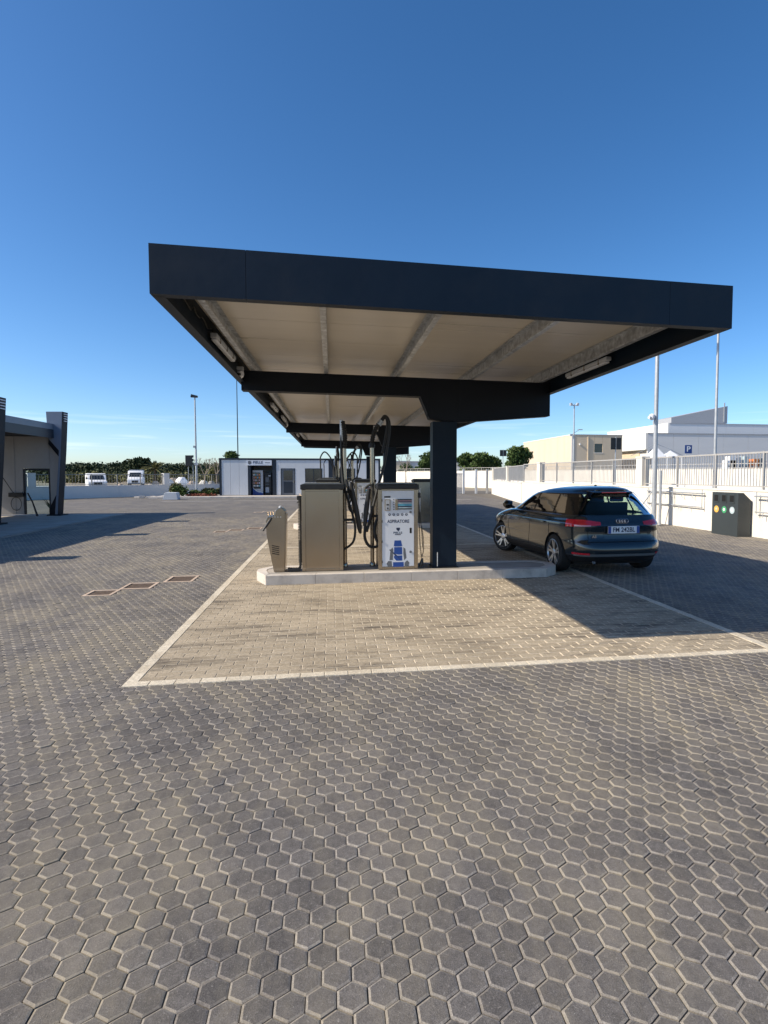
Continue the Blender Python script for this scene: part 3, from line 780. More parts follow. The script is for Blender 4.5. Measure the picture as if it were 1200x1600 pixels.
def boom(base, label, kind):
    t = empty('hose_boom', base, label, 'hose boom', 'steel hose booms between the cabinets')
    o = Vector(base)
    A = lambda u, v, Y: tuple(at(u, v, Y)-o)
    if kind == 0:
        MB().tube([(0, 0, 0), (0, 0, 2.08)], .036, 12).build('pole', M['steel'], t, smooth=True)
        MB().lathe([(.05, 0), (.05, .05), (.038, .07)], 'z', (0, 0, 0), 14).build('pole_foot', M['steel'], t, smooth=True)
        hose(MB(), [(0, 0, 2.05), (.012, 0, 2.25), (-.01, 0, 2.42), (-.03, 0, 2.52)], .047, 12, corr=.019).build('corrugated_sleeve', M['rubber'], t)
        MB().tube([(-.045, .01, 2.18), (-.05, 0, 2.54)], .030, 10).build('arm_end', M['galv'], t, smooth=True)
        hose(MB(), [(-.045, 0, 2.54), (-.055, -.01, 1.9), (-.03, -.05, 1.5), (.03, -.10, 1.25), (.12, -.15, .95), (.17, -.18, .70), (.13, -.2, .45), (-.05, -.2, .32), (-.09, -.1, .32)], .020, 8).build('hose', M['rubber'], t, smooth=True)
        hose(MB(), [A(549, 752, 9.65), A(552, 790, 9.6), A(556, 818, 9.6), A(557, 833, 9.62)], [None], 8) if False else None
        hose(MB(), [(.02, -.1, 1.52), (.08, -.12, 1.30), (.20, -.14, .95), (.26, -.15, .62), (.22, -.16, .72), (.16, -.14, 1.1), (.11, -.12, 1.45)], .024, 8).build('suction_hose', M['rubber'], t, smooth=True)
        MB().tube([(.12, -.14, 1.36), (.19, -.15, 1.0), (.25, -.16, .70), (.26, -.16, .62)], [.036, .048, .040, .022], 10).build('nozzle', M['black'], t, smooth=True)
        MB().box(-.05, .14, -.06, .04, 1.28, 1.33).build('hose_bracket', M['black'], t, bevel=.008)
        MB().box(-.05, .14, -.06, .04, .80, .84).build('hose_bracket', M['black'], t, bevel=.008)
    else:
        MB().tube([(0, 0, 0), (0, 0, 2.10)], .036, 12).build('pole', M['steel'], t, smooth=True)
        MB().lathe([(.05, 0), (.05, .05), (.038, .07)], 'z', (0, 0, 0), 14).build('pole_foot', M['steel'], t, smooth=True)
        MB().lathe([(.055, 2.07), (.055, 2.12), (.045, 2.15)], 'z', (0, 0, 0), 14).build('pole_collar', M['rubber'], t, smooth=True)
        hose(MB(), [(0, 0, 2.12), (.02, 0, 2.26), (.07, 0, 2.40), (.135, 0, 2.50)], .045, 12, corr=.019).build('corrugated_sleeve', M['rubber'], t)
        MB().tube([(.12, 0, 2.47), (.175, 0, 2.54)], .046, 10).build('arm_end', M['galv'], t, smooth=True)
        hose(MB(), [(.14, 0, 2.50), (.22, 0, 2.62), (.29, -.01, 2.56), (.31, -.02, 2.40), (.27, -.05, 2.12), (.20, -.10, 1.75), (.10, -.15, 1.42), (.03, -.18, 1.15), (-.05, -.2, .85), (-.11, -.2, .62)], .024, 8).build('hose', M['rubber'], t, smooth=True)
        hose(MB(), [(.16, .02, 2.50), (.23, .02, 2.60), (.27, .01, 2.52), (.25, 0, 2.30), (.18, -.03, 1.98)], .022, 8).build('hose', M['rubber'], t, smooth=True)
        MB().tube([(-.06, -.15, 1.36), (-.11, -.15, 1.0), (-.14, -.16, .72)], [.034, .046, .032], 10).build('nozzle', M['black'], t, smooth=True)
        hose(MB(), [(-.13, -.18, .72), (-.14, -.18, .52), (-.07, -.18, .38), (.05, -.18, .36), (.14, -.18, .46), (.17, -.18, .66), (.12, -.16, .86), (.06, -.16, .80), (.03, -.18, .60), (.09, -.2, .42), (.20, -.22, .33)], .025, 8).build('suction_hose', M['rubber'], t, smooth=True)
        hose(MB(), [(-.12, -.12, 1.38), (-.02, -.14, 1.42), (.02, -.16, 1.2), (-.02, -.16, .9), (-.08, -.16, .7)], .02, 8).build('hose', M['rubber'], t, smooth=True)
        MB().box(-.03, .10, -.06, .04, .86, .90).build('hose_bracket', M['black'], t, bevel=.008)
    return t
b0 = boom((.225, 9.84, .15), 'nearest left hose boom pole with hanging black hoses', 0)
b1 = boom((.70, 9.86, .15), 'nearest right hose boom pole with arched black hose', 1)
def feed(base):
    t = empty('feed_hose', base, 'black ribbed feed hose from the payment kiosk up the left side of the nearest plain cabinet', 'hose', 'ribbed feed hoses beside the plain cabinets')
    hose(MB(), [(-.235, .08, .035), (-.10, .05, .03), (-.035, .04, .06), (-.028, .04, .2), (-.03, .04, .5)], .026, 8, corr=.02).build('ribbed_hose', M['rubber'], t)
    coil(MB(), [(-.03, .04, .14), (-.03, .04, .6), (-.03, .04, 1.22)], .026, .008, .026).build('coiled_hose', M['rubber'], t)
    MB().box(-.075, -.001, .01, .09, 1.18, 1.25).build('bracket', M['black'], t, bevel=.01)
    MB().box(-.235, -.03, -.02, .07, .002, .045).build('cable_cover', M['rubber'], t, bevel=.008)
    return t
fd = feed((-.49, 9.44, .156))
def airline(base):
    t = empty('air_line', base, 'thin coiled air line hanging on the right side of the nearest lettered cabinet', 'hose', 'coiled air lines beside the lettered cabinets')
    coil(MB(), [(.03, .03, 1.08), (.03, .02, .75), (.045, .01, .38), (.07, 0, .18)], .012, .0045, .022, 4, 6).build('coiled_hose', M['rubber'], t)
    coil(MB(), [(.07, 0, .18), (.10, 0, .30), (.10, .01, .5), (.07, .02, .72)], .010, .0045, .022, 4, 6).build('coiled_hose', M['rubber'], t)
    MB().tube([(.03, .03, 1.24), (.035, .02, 1.02), (.07, .02, .68), (.09, .01, .35)], .006, 5).build('lead', M['rubber'], t)
    MB().tube([(.05, 0, .02), (.07, 0, .09), (.08, 0, .17)], [.03, .035, .015], 8).build('air_gun', M['black'], t, smooth=True)
    MB().box(.001, .05, -.01, .06, 1.2, 1.29).build('bracket', M['black'], t, bevel=.01)
    return t
al = airline((1.445, 9.46, .156))
relabel = {cabA: '{} plain steel vacuum cabinet, its blank back to the camera', cabB: '{} vacuum cabinet with white front panel, lettering and blue seat emblem',
           kio: '{} slanted steel payment pedestal at the left end of its island', b0: '{} left hose boom pole with hanging black hoses',
           b1: '{} right hose boom pole with arched black hose', fd: 'black ribbed feed hose beside the {} plain vacuum cabinet',
           al: 'thin coiled air line beside the {} lettered vacuum cabinet'}
for o_, lb in relabel.items():
    o_['label'] = lb.format('nearest')
    for k in (1, 2):
        c = copy_tree(o_); c.location.y += 9.12*k; c['label'] = lb.format(ORD[k])
# extra arched hoses over the middle and farthest cabinets
for k in (1, 2):
    for sx, x0 in ((-1, -.35), (1, .85)):
        y = 9.7+9.12*k
        t = empty('arched_hose', (x0, y, 1.6), f"slender arched hose rising {'left' if sx < 0 else 'right'} of the poles over the {ORD[k]} vacuum cabinets", 'hose', 'arched hoses over the vacuum cabinets')
        hose(MB(), [(0, 0, 0), (0, 0, .5), (-.08*sx*-1*0, 0, .72), (.13*-sx, 0, .90), (.30*-sx, 0, .75), (.42*-sx, 0, .45), (.44*-sx, 0, .0)], .022, 8).build('hose', M['rubber'], t, smooth=True)
# steel cabinet by the column of the middle island
t = cabinet('plain steel cabinet behind the near column, at the right of the middle island', False)
t.location = (2.72, 9.5+9.12, .156)
MB().tube([(.20, -.02, .35), (.20, -.02, 1.15)], .012, 8).build('handle', M['whitepanel'], t, smooth=True)

# ------------------------------------------------------------------ car
def build_car():
    car = empty('parked_car', (0, 0, 0), 'dark grey five-door hatchback parked under the right side of the canopy, plate FM 242BL', 'car')
    # levels: z, rear y, front y, half width, plan exponent
    LV = [(.165, .42, 4.02, .74, 5), (.19, .24, 4.12, .80, 5), (.25, .10, 4.22, .855, 5), (.31, .045, 4.27, .876, 5.2), (.335, .02, 4.285, .883, 5.4), (.40, .0, 4.30, .888, 5.6),
          (.47, .005, 4.305, .890, 5.8), (.535, .03, 4.30, .890, 6), (.565, .062, 4.295, .889, 6.2), (.62, .085, 4.285, .890, 6.4), (.70, .095, 4.25, .892, 6.4),
          (.755, .085, 4.19, .893, 6.2), (.80, .075, 4.10, .892, 6), (.83, .085, 4.0, .888, 6), (.87, .115, 3.86, .872, 6), (.91, .135, 3.66, .858, 6), (.945, .150, 3.42, .842, 6), (.965, .165, 3.22, .82, 6)]
    GH = [(.965, .185, 3.20, .800, 6), (1.03, .225, 3.02, .778, 6), (1.10, .275, 2.83, .752, 6), (1.18, .335, 2.63, .720, 6), (1.25, .395, 2.45, .690, 6), (1.31, .455, 2.27, .660, 5.5), (1.345, .47, 2.12, .612, 5)]
    RF = [(1.345, .46, 2.13, .616, 4.6), (1.375, .45, 1.98, .58, 4.2), (1.400, .49, 1.78, .52, 3.8), (1.424, .60, 1.60, .40, 3.4), (1.438, .80, 1.50, .22, 3)]
    NS = 128
    def interp(T, z):
        for a, b in zip(T[:-1], T[1:]):
            if z <= b[0]:
                f = max(0, (z-a[0])/(b[0]-a[0])); return [a[i]+(b[i]-a[i])*f for i in range(5)]
        return list(T[-1])
    def pt(T, s_, z, off=0.0):
        """s in 0..1 round the outline: 0 rear centre, .25 left side, .5 front, .75 right"""
        _, yr, yf, w, n = interp(T, z)
        a = 2*PI*s_
        cx, cy = -math.sin(a), -math.cos(a)
        def P(a_):
            cx_, cy_ = -math.sin(a_), -math.cos(a_)
            # blend the angle so that points spread along the sides too
            x = math.copysign(abs(cx_)**(2/n), cx_)*(w+off); y = math.copysign(abs(cy_)**(2/n), cy_)*((yf-yr)/2+off)
            return x, y+(yf+yr)/2
        x, y = P(a)
        # belt rises to the rear
        zz = z + .030*(2.15-y)/2.15*max(0, min(1, (z-.3)/.67))
        # shoulder pinch above the crease
        ky = max(0.0, 1.75-y)/1.75
        x *= 1-(.04+.36*max(0, (z-.93)/.45))*ky**1.6
        return Vector((x, y, zz))
    # even out the parameter along arc length at a reference level
    ref = []
    for i in range(2001): ref.append(pt(LV, i/2000, .70))
    acc = [0]
    for a, b in zip(ref[:-1], ref[1:]): acc.append(acc[-1]+(b-a).length)
    def s_of(f):
        d = (f % 1.0)*acc[-1]; lo = 0; hi = 2000
        while hi-lo > 1:
            m_ = (lo+hi)//2
            if acc[m_] < d: lo = m_
            else: hi = m_
        return (lo+(d-acc[lo])/max(1e-9, acc[hi]-acc[lo]))/2000
    S = [s_of(i/NS) for i in range(NS)]
    def shell(T, zs, name, mats, mfun, closed=True, thick=False):
        w = MB(); o = 0
        for z in zs:
            for s_ in S: w.v.append(tuple(pt(T, s_, z)))
        for i in range(len(zs)-1):
            for k in range(NS):
                f = (i*NS+k, i*NS+(k+1) % NS, (i+1)*NS+(k+1) % NS, (i+1)*NS+k)
                mid = sum((Vector(w.v[q]) for q in f), Vector())/4
                w.f.append(f); w.m.append(mfun(mid, zs[i]))
        if closed:
            w.f.append(tuple(range(NS))); w.m.append(1)
            w.f.append(tuple((len(zs)-1)*NS+k for k in range(NS))); w.m.append(0)
        return w
    zs = [l[0] for l in LV]
    # mid levels for smooth shading
    zz = []
    for a, b in zip(zs[:-1], zs[1:]): zz += [a, (a+b)/2]
    zz.append(zs[-1])
    w = shell(LV, zz, 'body', None, lambda p, z: 1 if z < .325 else 0)
    body = w.build('body', [M['paint'], M['carplastic'], M['hole']], car, smooth=False)
    cut = MB()
    for ya in (.80, 3.44):
        for sd in (-1, 1):
            x0, x1 = sorted((sd*.58, sd*1.0))
            cut.lathe([(.352, x0), (.352, x1)], 'x', (0, ya, .320), 40)
    co = cut.build('cutter', M['hole'])
    bm_ = body.modifiers.new('b', 'BOOLEAN'); bm_.operation = 'DIFFERENCE'; bm_.object = co; bm_.solver = 'EXACT'
    dg = bpy.context.evaluated_depsgraph_get()
    me = bpy.data.meshes.new_from_object(body.evaluated_get(dg))
    body.modifiers.clear(); body.data = me; bpy.data.objects.remove(co)
    for p in me.polygons:
        c = p.center
        inside = any(math.hypot(c.y-ya, c.z-.32) < .345 for ya in (.80, 3.44)) or (abs(abs(c.x)-.58) < .01 and any(math.hypot(c.y-ya, c.z-.32) < .36 for ya in (.8, 3.44)))
        rim_ = any(abs(math.hypot(c.y-ya, c.z-.32)-.352) < .004 for ya in (.80, 3.44)) and abs(c.x) < .86
        if inside or rim_: p.material_index = 1
        p.use_smooth = True
    try: me.set_sharp_from_angle(angle=math.radians(28))
    except Exception: pass
    # greenhouse: pillars + panes
    gz_ = [.965, 1.0, 1.03, 1.06, 1.10, 1.14, 1.18, 1.215, 1.25, 1.285, 1.31, 1.345]
    def region(p):
        x, y, z = p; zr = z
        side = abs(x) > .56 and not (y < .43+(z-1.0)*.55 and abs(x) < .66)
        t = (z-.985)/.36
        if y < .60+t*.25 and abs(x) < .665-t*.17 and y < 1.0:
            return 'rear' if .03 < t < .93 else None
        if y > 2.15 and (abs(x) < (.70-t*.09)) and y > 3.12-t*1.02: return 'front' if .02 < t < .97 else None
        if abs(x) > .5:
            if not (.06 < t < .90): return None
            ya, yb = .62+t*.26, 2.98-t*.86
            yb -= .05
            if y < ya or y > yb: return None
            if 1.80-.03*t < y < 1.87-.03*t: return None       # B pillar
            if .98+t*.06 < y < 1.045+t*.06: return None       # C pillar
            if y < .98+t*.06: return 'quarter_l' if x < 0 else 'quarter_r'
            if y < 1.8: return 'rdoor_l' if x < 0 else 'rdoor_r'
            return 'fdoor_l' if x < 0 else 'fdoor_r'
        return None
    # fine grid so that window borders follow
    NS2 = 360; S2 = [s_of(i/NS2) for i in range(NS2)]
    zf = list(np.linspace(.965, 1.345, 40))
    V = [[pt(GH, s_, z) for s_ in S2] for z in zf]
    groups = {}
    for i in range(len(zf)-1):
        for k in range(NS2):
            q = [V[i][k], V[i][(k+1) % NS2], V[i+1][(k+1) % NS2], V[i+1][k]]
            r = region(sum(q, Vector())/4) or 'frame'
            groups.setdefault(r, []).append((i, k))
    names = {'frame': ('pillars', M['carblack']), 'rear': ('rear_window', M['privacy']), 'front': ('windscreen', M['carglass'])}
    for r, cells in groups.items():
        idx = {}; w = MB()
        def vid(i, k):
            k %= NS2
            if (i, k) not in idx: idx[(i, k)] = len(w.v); w.v.append(tuple(V[i][k]))
            return idx[(i, k)]
        for i, k in cells:
            w.f.append((vid(i, k), vid(i, k+1), vid(i+1, k+1), vid(i+1, k))); w.m.append(0)
        nm, mm = names.get(r, ('side_window', M['privacy'] if 'quarter' in r else M['carglass']))
        w.build(nm, mm, car, smooth=True, fix=False)
    # roof
    w = MB(); rz = [1.345, 1.36, 1.375, 1.388, 1.400, 1.412, 1.424, 1.432, 1.438]
    for z in rz:
        for s_ in S: w.v.append(tuple(pt(RF, s_, z)))
    for i in range(len(rz)-1):
        for k in range(NS): w.f.append((i*NS+k, i*NS+(k+1) % NS, (i+1)*NS+(k+1) % NS, (i+1)*NS+k)); w.m.append(0)
    w.f.append(tuple((len(rz)-1)*NS+k for k in range(NS))); w.m.append(0)
    w.f.append(tuple(NS-1-k for k in range(NS))); w.m.append(0)
    w.build('roof', M['paint'], car, smooth=True)
    # spoiler with black cheeks and high brake light
    w = MB(); w.add([(-.36, .37, 1.362), (.36, .37, 1.362), (.42, .72, 1.414), (-.42, .72, 1.414), (-.35, .38, 1.343), (.35, .38, 1.343), (.46, .72, 1.37), (-.46, .72, 1.37)],
                    [(0, 1, 2, 3), (4, 7, 6, 5), (0, 4, 5, 1), (1, 5, 6, 2), (2, 6, 7, 3), (3, 7, 4, 0)])
    w.build('roof_spoiler', M['paint'], car, bevel=.012, smooth=True)
    for sd in (-1, 1):
        w = MB(); w.add([(sd*.36, .385, 1.355), (sd*.42, .47, 1.365), (sd*.655, .305, 1.06), (sd*.625, .262, 1.05), (sd*.46, .36, 1.26)], [(0, 1, 2, 3, 4)])
        w.build('spoiler_cheek', M['carblack'], car)
    MB().box(-.22, .22, .350, .364, 1.348, 1.364).build('high_brake_light', M['tail'], car)
    MB().prism([(.95, 1.43), (1.05, 1.428), (.99, 1.475), (.965, 1.475)], 'x', -.012, .012).build('roof_antenna', M['carblack'], car)
    # patches that follow the body surface
    def patch(name, m, fz, s0, s1, ns=14, nz_=5, off=.004, T=LV):
        w = MB()
        for i in range(nz_+1):
            for k in range(ns+1):
                s_ = s0+(s1-s0)*k/ns; za, zb = fz(k/ns); z = za+(zb-za)*i/nz_
                w.v.append(tuple(pt(T, s_of(s_), z, off)))
        for i in range(nz_):
            for k in range(ns):
                a = i*(ns+1)+k; w.f.append((a, a+1, a+ns+2, a+ns+1)); w.m.append(0)
        return w.build(name, m, car, smooth=True, fix=True)
    per = acc[-1]
    def fx(d): return d/per      # metres along outline from rear centre (left side positive)
    for sd in (1, -1):
        # tail light: from .42 m off centre round the corner to the wing
        t_ = patch('tail_light', M['tail'], lambda f: (.780+.035*(1-f), .865+.035*min(1, f*2.2)), sd*fx(.40), sd*fx(1.02), 20, 5, .006)
        patch('reversing_light', M['tailpale'], lambda f: (.797, .818), sd*fx(.56), sd*fx(.82), 10, 2, .009)
        patch('rear_reflector', M['tail'], lambda f: (.355, .385), sd*fx(.62), sd*fx(.90), 8, 2, .006)
        patch('shut_line', M['hole'], lambda f: (.60, .765), sd*fx(.585), sd*fx(.592), 1, 6, .002)
    patch('diffuser', M['carplastic'], lambda f: (.18, .335), -fx(.66), fx(.66), 24, 4, .004)
    patch('bumper_trim', M['satin'], lambda f: (.330, .372), -fx(.86), fx(.86), 40, 1, .006)
    patch('tailgate_gap', M['hole'], lambda f: (.553, .561), -fx(.60), fx(.60), 24, 1, .004)
    patch('plate_recess', M['paint'], lambda f: (.60, .755), -fx(.33), fx(.33), 10, 3, .002)
    # side features
    for sd in (1, -1):
        def fs_(y):   # outline fraction of a y position on the side
            best = min(range(0, 1001), key=lambda i: abs(ref[i].y-y) if ref[i].x < -.6 else 9)
            return sd*acc[best]/per
        for y in (.98, 1.84, 2.98):
            f0 = fs_(y); patch('door_gap', M['hole'], lambda f: (.26, .95), f0-.0007, f0+.0007, 1, 14, .0015)
        patch('sill_trim', M['carplastic'], lambda f: (.175, .27), fs_(1.20), fs_(3.05), 10, 3, .006)
        patch('window_trim', M['chrome'], lambda f: (.953, .963), fs_(.70), fs_(2.9), 30, 1, .004)
        for y in (1.16, 2.02):
            f0, f1 = fs_(y), fs_(y+.20); patch('door_handle', M['paint'], lambda f: (.80-.0, .825), f0, f1, 5, 2, .028)
        # crease
        patch('shoulder_crease', M['paint'], lambda f: (.815, .827), fs_(.6), fs_(3.5), 30, 2, .006)
        # mirror
        mx_ = -sd
        w = MB(); w.tube([(mx_*.84, 2.74, .98), (mx_*.90, 2.76, 1.00), (mx_*.93, 2.76, 1.04), (mx_*1.02, 2.75, 1.05), (mx_*1.07, 2.73, 1.04)], [.02, .035, .085, .088, .045], 12)
        w.build('wing_mirror', M['carblack'], car, smooth=True)
        patch('headlight', M['headlamp'], lambda f: (.60, .68+.05*(1-f)), fs_(3.95), fs_(3.95)+sd*fx(.55), 12, 3, .006)
    # number plate
    pl = MB().box(-.262, .262, .045, .058, .655, .768).build('number_plate', M['white'], car, bevel=.003)
    pl.location = (0, -.012, .050); pl.scale = (1.06, 1, 1.06); pl.location.z -= .042
    for sx in (-.238, .238):
        MB().box(sx-.023, sx+.023, .042, .0449, .658, .765).build('plate_band', M['blue'], pl)
    text_mesh('plate_lettering', 'FM 242BL', .098, M['darkprint'], pl, (0, .0435, .711), FRONT, .0008, sx=.93)
    MB().prism([(-.285, .645), (.285, .645), (.285, .650), (-.285, .650)], 'y', .04, .075).build('plate_frame', M['carplastic'], pl)
    # four rings and model badge
    for q in range(4):
        w = MB(); w.tube([(-.072+q*.048+.034*math.cos(a_), .085, .900+.034*math.sin(a_)) for a_ in np.linspace(0, 2*PI, 25)], .0048, 6, cap=False)
        w.build('emblem_ring', M['chrome'], car, smooth=True)
    text_mesh('badge_lettering', 'A3', .062, M['chrome'], car, (-.50, .066, .655), (PI/2, 0, -.05), .002)
    text_mesh('badge_lettering', 'TDI', .040, M['chrome'], car, (.52, .066, .69), (PI/2, 0, .05), .002)
    # exhaust, underside
    MB().tube([(-.46, .14, .235), (-.46, .30, .235)], .032, 12).build('exhaust_pipe', M['chrome'], car, smooth=True)
    MB().box(-.62, .62, .5, 3.9, .14, .19).build('underbody', M['carplastic'], car)
    # interior
    MB().box(-.62, .62, .75, 2.9, .80, .90).build('interior_floor', M['seat'], car)
    for (x, y) in ((-.36, 1.75), (.36, 1.75), (-.38, .98), (.38, .98), (0, .98)):
        w = MB(); w.prism([(y-.06, .85), (y+.10, .85), (y+.02, 1.16), (y-.08, 1.17)], 'x', x-.22, x+.22); w.build('seat_back', M['seat'], car, bevel=.03)
        w = MB(); w.prism([(y-.10, 1.175), (y-.01, 1.175), (y-.03, 1.31), (y-.10, 1.30)], 'x', x-.12, x+.12); w.build('headrest', M['seat'], car, bevel=.03)
    w = MB(); w.prism([(2.45, .85), (3.0, .85), (3.1, .98), (2.6, 1.04)], 'x', -.66, .66); w.build('dashboard', M['seat'], car, bevel=.03)
    # wheels
    def wheel(x, y, steer, sd):
        t = empty('wheel', (x, y, .318)); t.parent = car; t.rotation_euler = (0, 0, steer)
        w = MB(); w.lathe([(.215, -.09), (.240, -.105), (.290, -.108), (.312, -.09), (.318, -.06), (.318, .06), (.312, .09), (.290, .108), (.240, .105), (.215, .09)], 'x', n=40)
        w.build('tyre', M['tyre'], t, smooth=True)
        o_ = sd
        w = MB(); w.lathe([(.205, o_*.02), (.222, o_*.088), (.232, o_*.112), (.226, o_*.114), (.214, o_*.092), (.196, o_*.03)], 'x', n=40)
        w.build('rim', M['alloy'], t, smooth=True)
        MB().lathe([(.20, o_*.010), (.20, o_*.018)], 'x', n=30).build('brake_disc', M['black'], t)
        w = MB()
        for k in range(5):
            a = 2*PI*k/5+.3
            for da in (-.20, .20):
                r0, r1 = .05, .222
                pa, pb = a+da*.55, a+da*.95
                d1 = Vector((0, math.cos(pa), math.sin(pa))); d2 = Vector((0, math.cos(pb), math.sin(pb)))
                p0 = d1*r0; p1 = d2*r1; nrm = Vector((0, -(p1-p0).z, (p1-p0).y)).normalized()
                hw0, hw1 = .020, .013; X0, X1 = o_*.092, o_*.106
                vs = []
                for (p, hw, X) in ((p0, hw0, X0), (p1, hw1, X1)):
                    for s1 in (-1, 1):
                        for dz in (0, -.03*o_):
                            vs.append((X+dz, p.y+nrm.y*hw*s1, p.z+nrm.z*hw*s1))
                w.add(vs, [(0, 1, 3, 2), (4, 6, 7, 5), (0, 4, 5, 1), (2, 3, 7, 6), (0, 2, 6, 4), (1, 5, 7, 3)])
        w.lathe([(.062, o_*.06), (.062, o_*.096), (.035, o_*.104)], 'x', n=20)
        w.build('spokes', M['alloy'], t)
    for (x, y, st, sd) in ((-.765, .80, 0, -1), (.765, .80, 0, 1), (-.77, 3.44, .46, -1), (.77, 3.44, .46, 1)):
        wheel(x, y, st, sd)
    return car
car = build_car()
car.location = (4.95, 8.93, 0.0)
car.rotation_euler = (0, 0, math.radians(2.2))
car.scale = (1.06, 1.06, 1.06)

# ------------------------------------------------------------------ wash bays on the left
wb = empty('wash_bay_building', (0, 0, 0), 'open car wash bays with blue-grey leaning pylons and flat roof at the left', 'wash bay building')
PYL = [26.1, 21.4, 16.6, 11.85]
for k, yp in enumerate(PYL):
    t = MB()
    pf = [(-11.58, 0), (-11.68, 0), (-11.44, 2.78), (-11.855, 3.30), (-11.90, 4.42), (-11.26, 4.43), (-11.36, 2.83)]
    t.prism(pf, 'y', yp, yp+.52)
    p_ = t.build('pylon', M['pylon'], wb, bevel=.012)
    for q in range(4):
        MB().box(-11.257, -11.225, yp+.10, yp+.42, 4.02+q*.10, 4.055+q*.10).build('slot', M['slot'], p_)
        MB().box(-11.70, -11.40, yp-.004, yp+.002, 4.02+q*.10, 4.045+q*.10).build('slot', M['pylon'], p_) if k else None
    MB().prism([(-11.579, 0.01), (-11.574, .01), (-11.354, 2.83), (-11.254, 4.428), (-11.259, 4.428), (-11.359, 2.83)], 'y', yp+.006, yp+.514).build('side_shade', M['navydark'], p_)  # side is the same paint; its shade is put into this dark colour
    # dark strut behind the pylon foot and under its head
    MB().prism([(-11.86, 3.28), (-11.87, 3.05), (-11.48, 2.52), (-11.45, 2.76)], 'y', yp+.06, yp+.46).build('brace', M['navydark'], wb)
    MB().prism([(-11.67, 0.01), (-11.92, .01), (-11.92, .30), (-11.60, .95)], 'y', yp+.06, yp+.46).build('brace', M['navydark'], wb)
    MB().box(-11.95, -11.40, yp-.1, yp+.6, 0, .06).build('pylon_base', M['navydark'], wb)
MB().box(-11.70, -11.62, 11.5, 26.1, 3.30, 3.66).build('fascia', M['wframe'], wb)
MB().box(-11.86, -11.64, 11.5, 26.1, 3.665, 3.91).build('upper_fascia', M['bayband'], wb)
MB().box(-17.4, -11.71, 11.3, 26.9, 3.38, 3.60).build('roof', M['navydark'], wb)
MB().box(-17.6, -17.4, 11.3, 26.9, 3.2, 3.85).build('rear_fascia', M['wframe'], wb)
for k, yp in enumerate(PYL):
    yd = yp+.22
    # divider wall with a glazed end
    MB().box(-17.0, -12.98, yd, yd+.08, 0.06, 3.375).build('divider_wall', M['baywall'], wb)
    MB().box(-12.98, -11.9, yd, yd+.08, 2.02, 3.375).build('divider_wall', M['baywall'], wb)
    for (a, b, c, d) in ((-12.97, -12.90, .06, 2.01), (-11.98, -11.92, .06, 2.01), (-12.90, -11.98, 1.94, 2.01)):
        MB().box(a, b, yd+.005, yd+.075, c, d).build('glazing_frame', M['wframe'], wb)
    MB().box(-12.90, -11.98, yd+.03, yd+.042, .06, 1.94).build('glass_pane', M['pane'], wb)
    MB().prism([(-11.915, .40), (-11.915, 3.37), (-11.87, 3.37), (-11.50, 2.80), (-11.62, 1.0)], 'y', yd, yd+.08).build('divider_wall', M['baywall'], wb)
    MB().box(-13.35, -13.28, yd-.012, yd-.002, .06, 3.37).build('cover_strip', M['baywall'], wb)
yd = PYL[0]+.22
tt = empty('wall_unit', (-13.25, yd-.08, .9), 'dark control box with coiled hose on the far wash bay wall', 'control box')
MB().box(-.28, .28, 0, .075, -.09, .09).build('box', M['black'], tt)
MB().tube([(.0+.20*math.cos(a), .03, -.38+.28*math.sin(a)) for a in np.linspace(0, 2*PI, 30)], .012, 5, cap=False).build('hose_loop', M['rubber'], tt)
w = MB(); w.tube(bezier([(-14.15, yd-.3, 3.0), (-13.9, yd-.3, 2.2), (-13.4, yd-.2, 1.2), (-13.3, yd-.12, .98)], 8), .016, 6)
tag(w.build('lance_hose', M['rubber'], None, smooth=True), 'black hose slung down to the box in the far wash bay', 'hose')
w = MB(); w.tube([(-12.62, yd-.4, .98), (-12.3, yd-.7, .6), (-12.0, yd-1.0, .07)], [.03, .03, .045], 8)
tag(w.build('vacuum_tube', M['rubber'], None, smooth=True), 'thick black hose leaning before the bay glazing', 'hose')
w = MB(); w.box(-14.3, -14.12, yd-.06, yd-.001, 1.6, 2.35); tag(w.build('notice_board', M['whitesheet'], None), 'pale notice panel on the far wash bay wall', 'notice')
w = MB(); w.box(-14.3, -14.12, yd-.05, yd-.001, 1.35, 1.5); tag(w.build('wall_socket', M['black'], None), 'small black socket under the pale bay notice', 'socket')
g = MB(); g.box(-17.4, -9.2, 9, 26.9, -.05, .012); tag(g.build('wash_bay_floor', M['concrete']), 'concrete apron of the wash bays', kind='structure')
g = MB(); g.box(-9.2, -9.14, 9, 26.9, -.05, .02); g.box(-9.05, -8.99, 9, 26.9, -.05, .016); g.box(-9.14, -9.05, 9, 26.9, -.05, -.004)
tag(g.build('drain_channel', M['concrete']), 'narrow drain channel along the wash bays', kind='structure')

# ------------------------------------------------------------------ office of white panels
OY = 46.0
of = empty('office_building', (0, OY, 0), 'low white panelled office with navy frame, door and open vending bay', 'office building')
def ob(nm, x0, x1, y0, y1, z0, z1, m, par=None, bev=0): return MB().box(x0, x1, y0, y1, z0, z1).build(nm, m, par or of, bevel=bev)
XR = 3.95
ob('plinth', -8.66, XR, 0, 5.2, 0.0, .13, M['wframe'])
ob('roof', -8.66, XR, -.03, 5.2, 2.93, 3.06, M['wframe'])
ob('corner_post', -8.66, -8.50, -.01, .14, .13, 2.93, M['wframe'])
ob('corner_post', 3.80, XR, -.01, .14, .13, 2.93, M['wframe'])
ob('rear_wall', -8.5, XR-.1, 5.0, 5.15, .13, 2.93, M['whitesheet'])
ob('side_wall', -8.64, -8.55, .14, 5.0, .13, 2.93, M['whitesheet'])
ob('side_wall', 3.85, 3.93, .14, 5.0, .13, 2.93, M['whitesheet'])
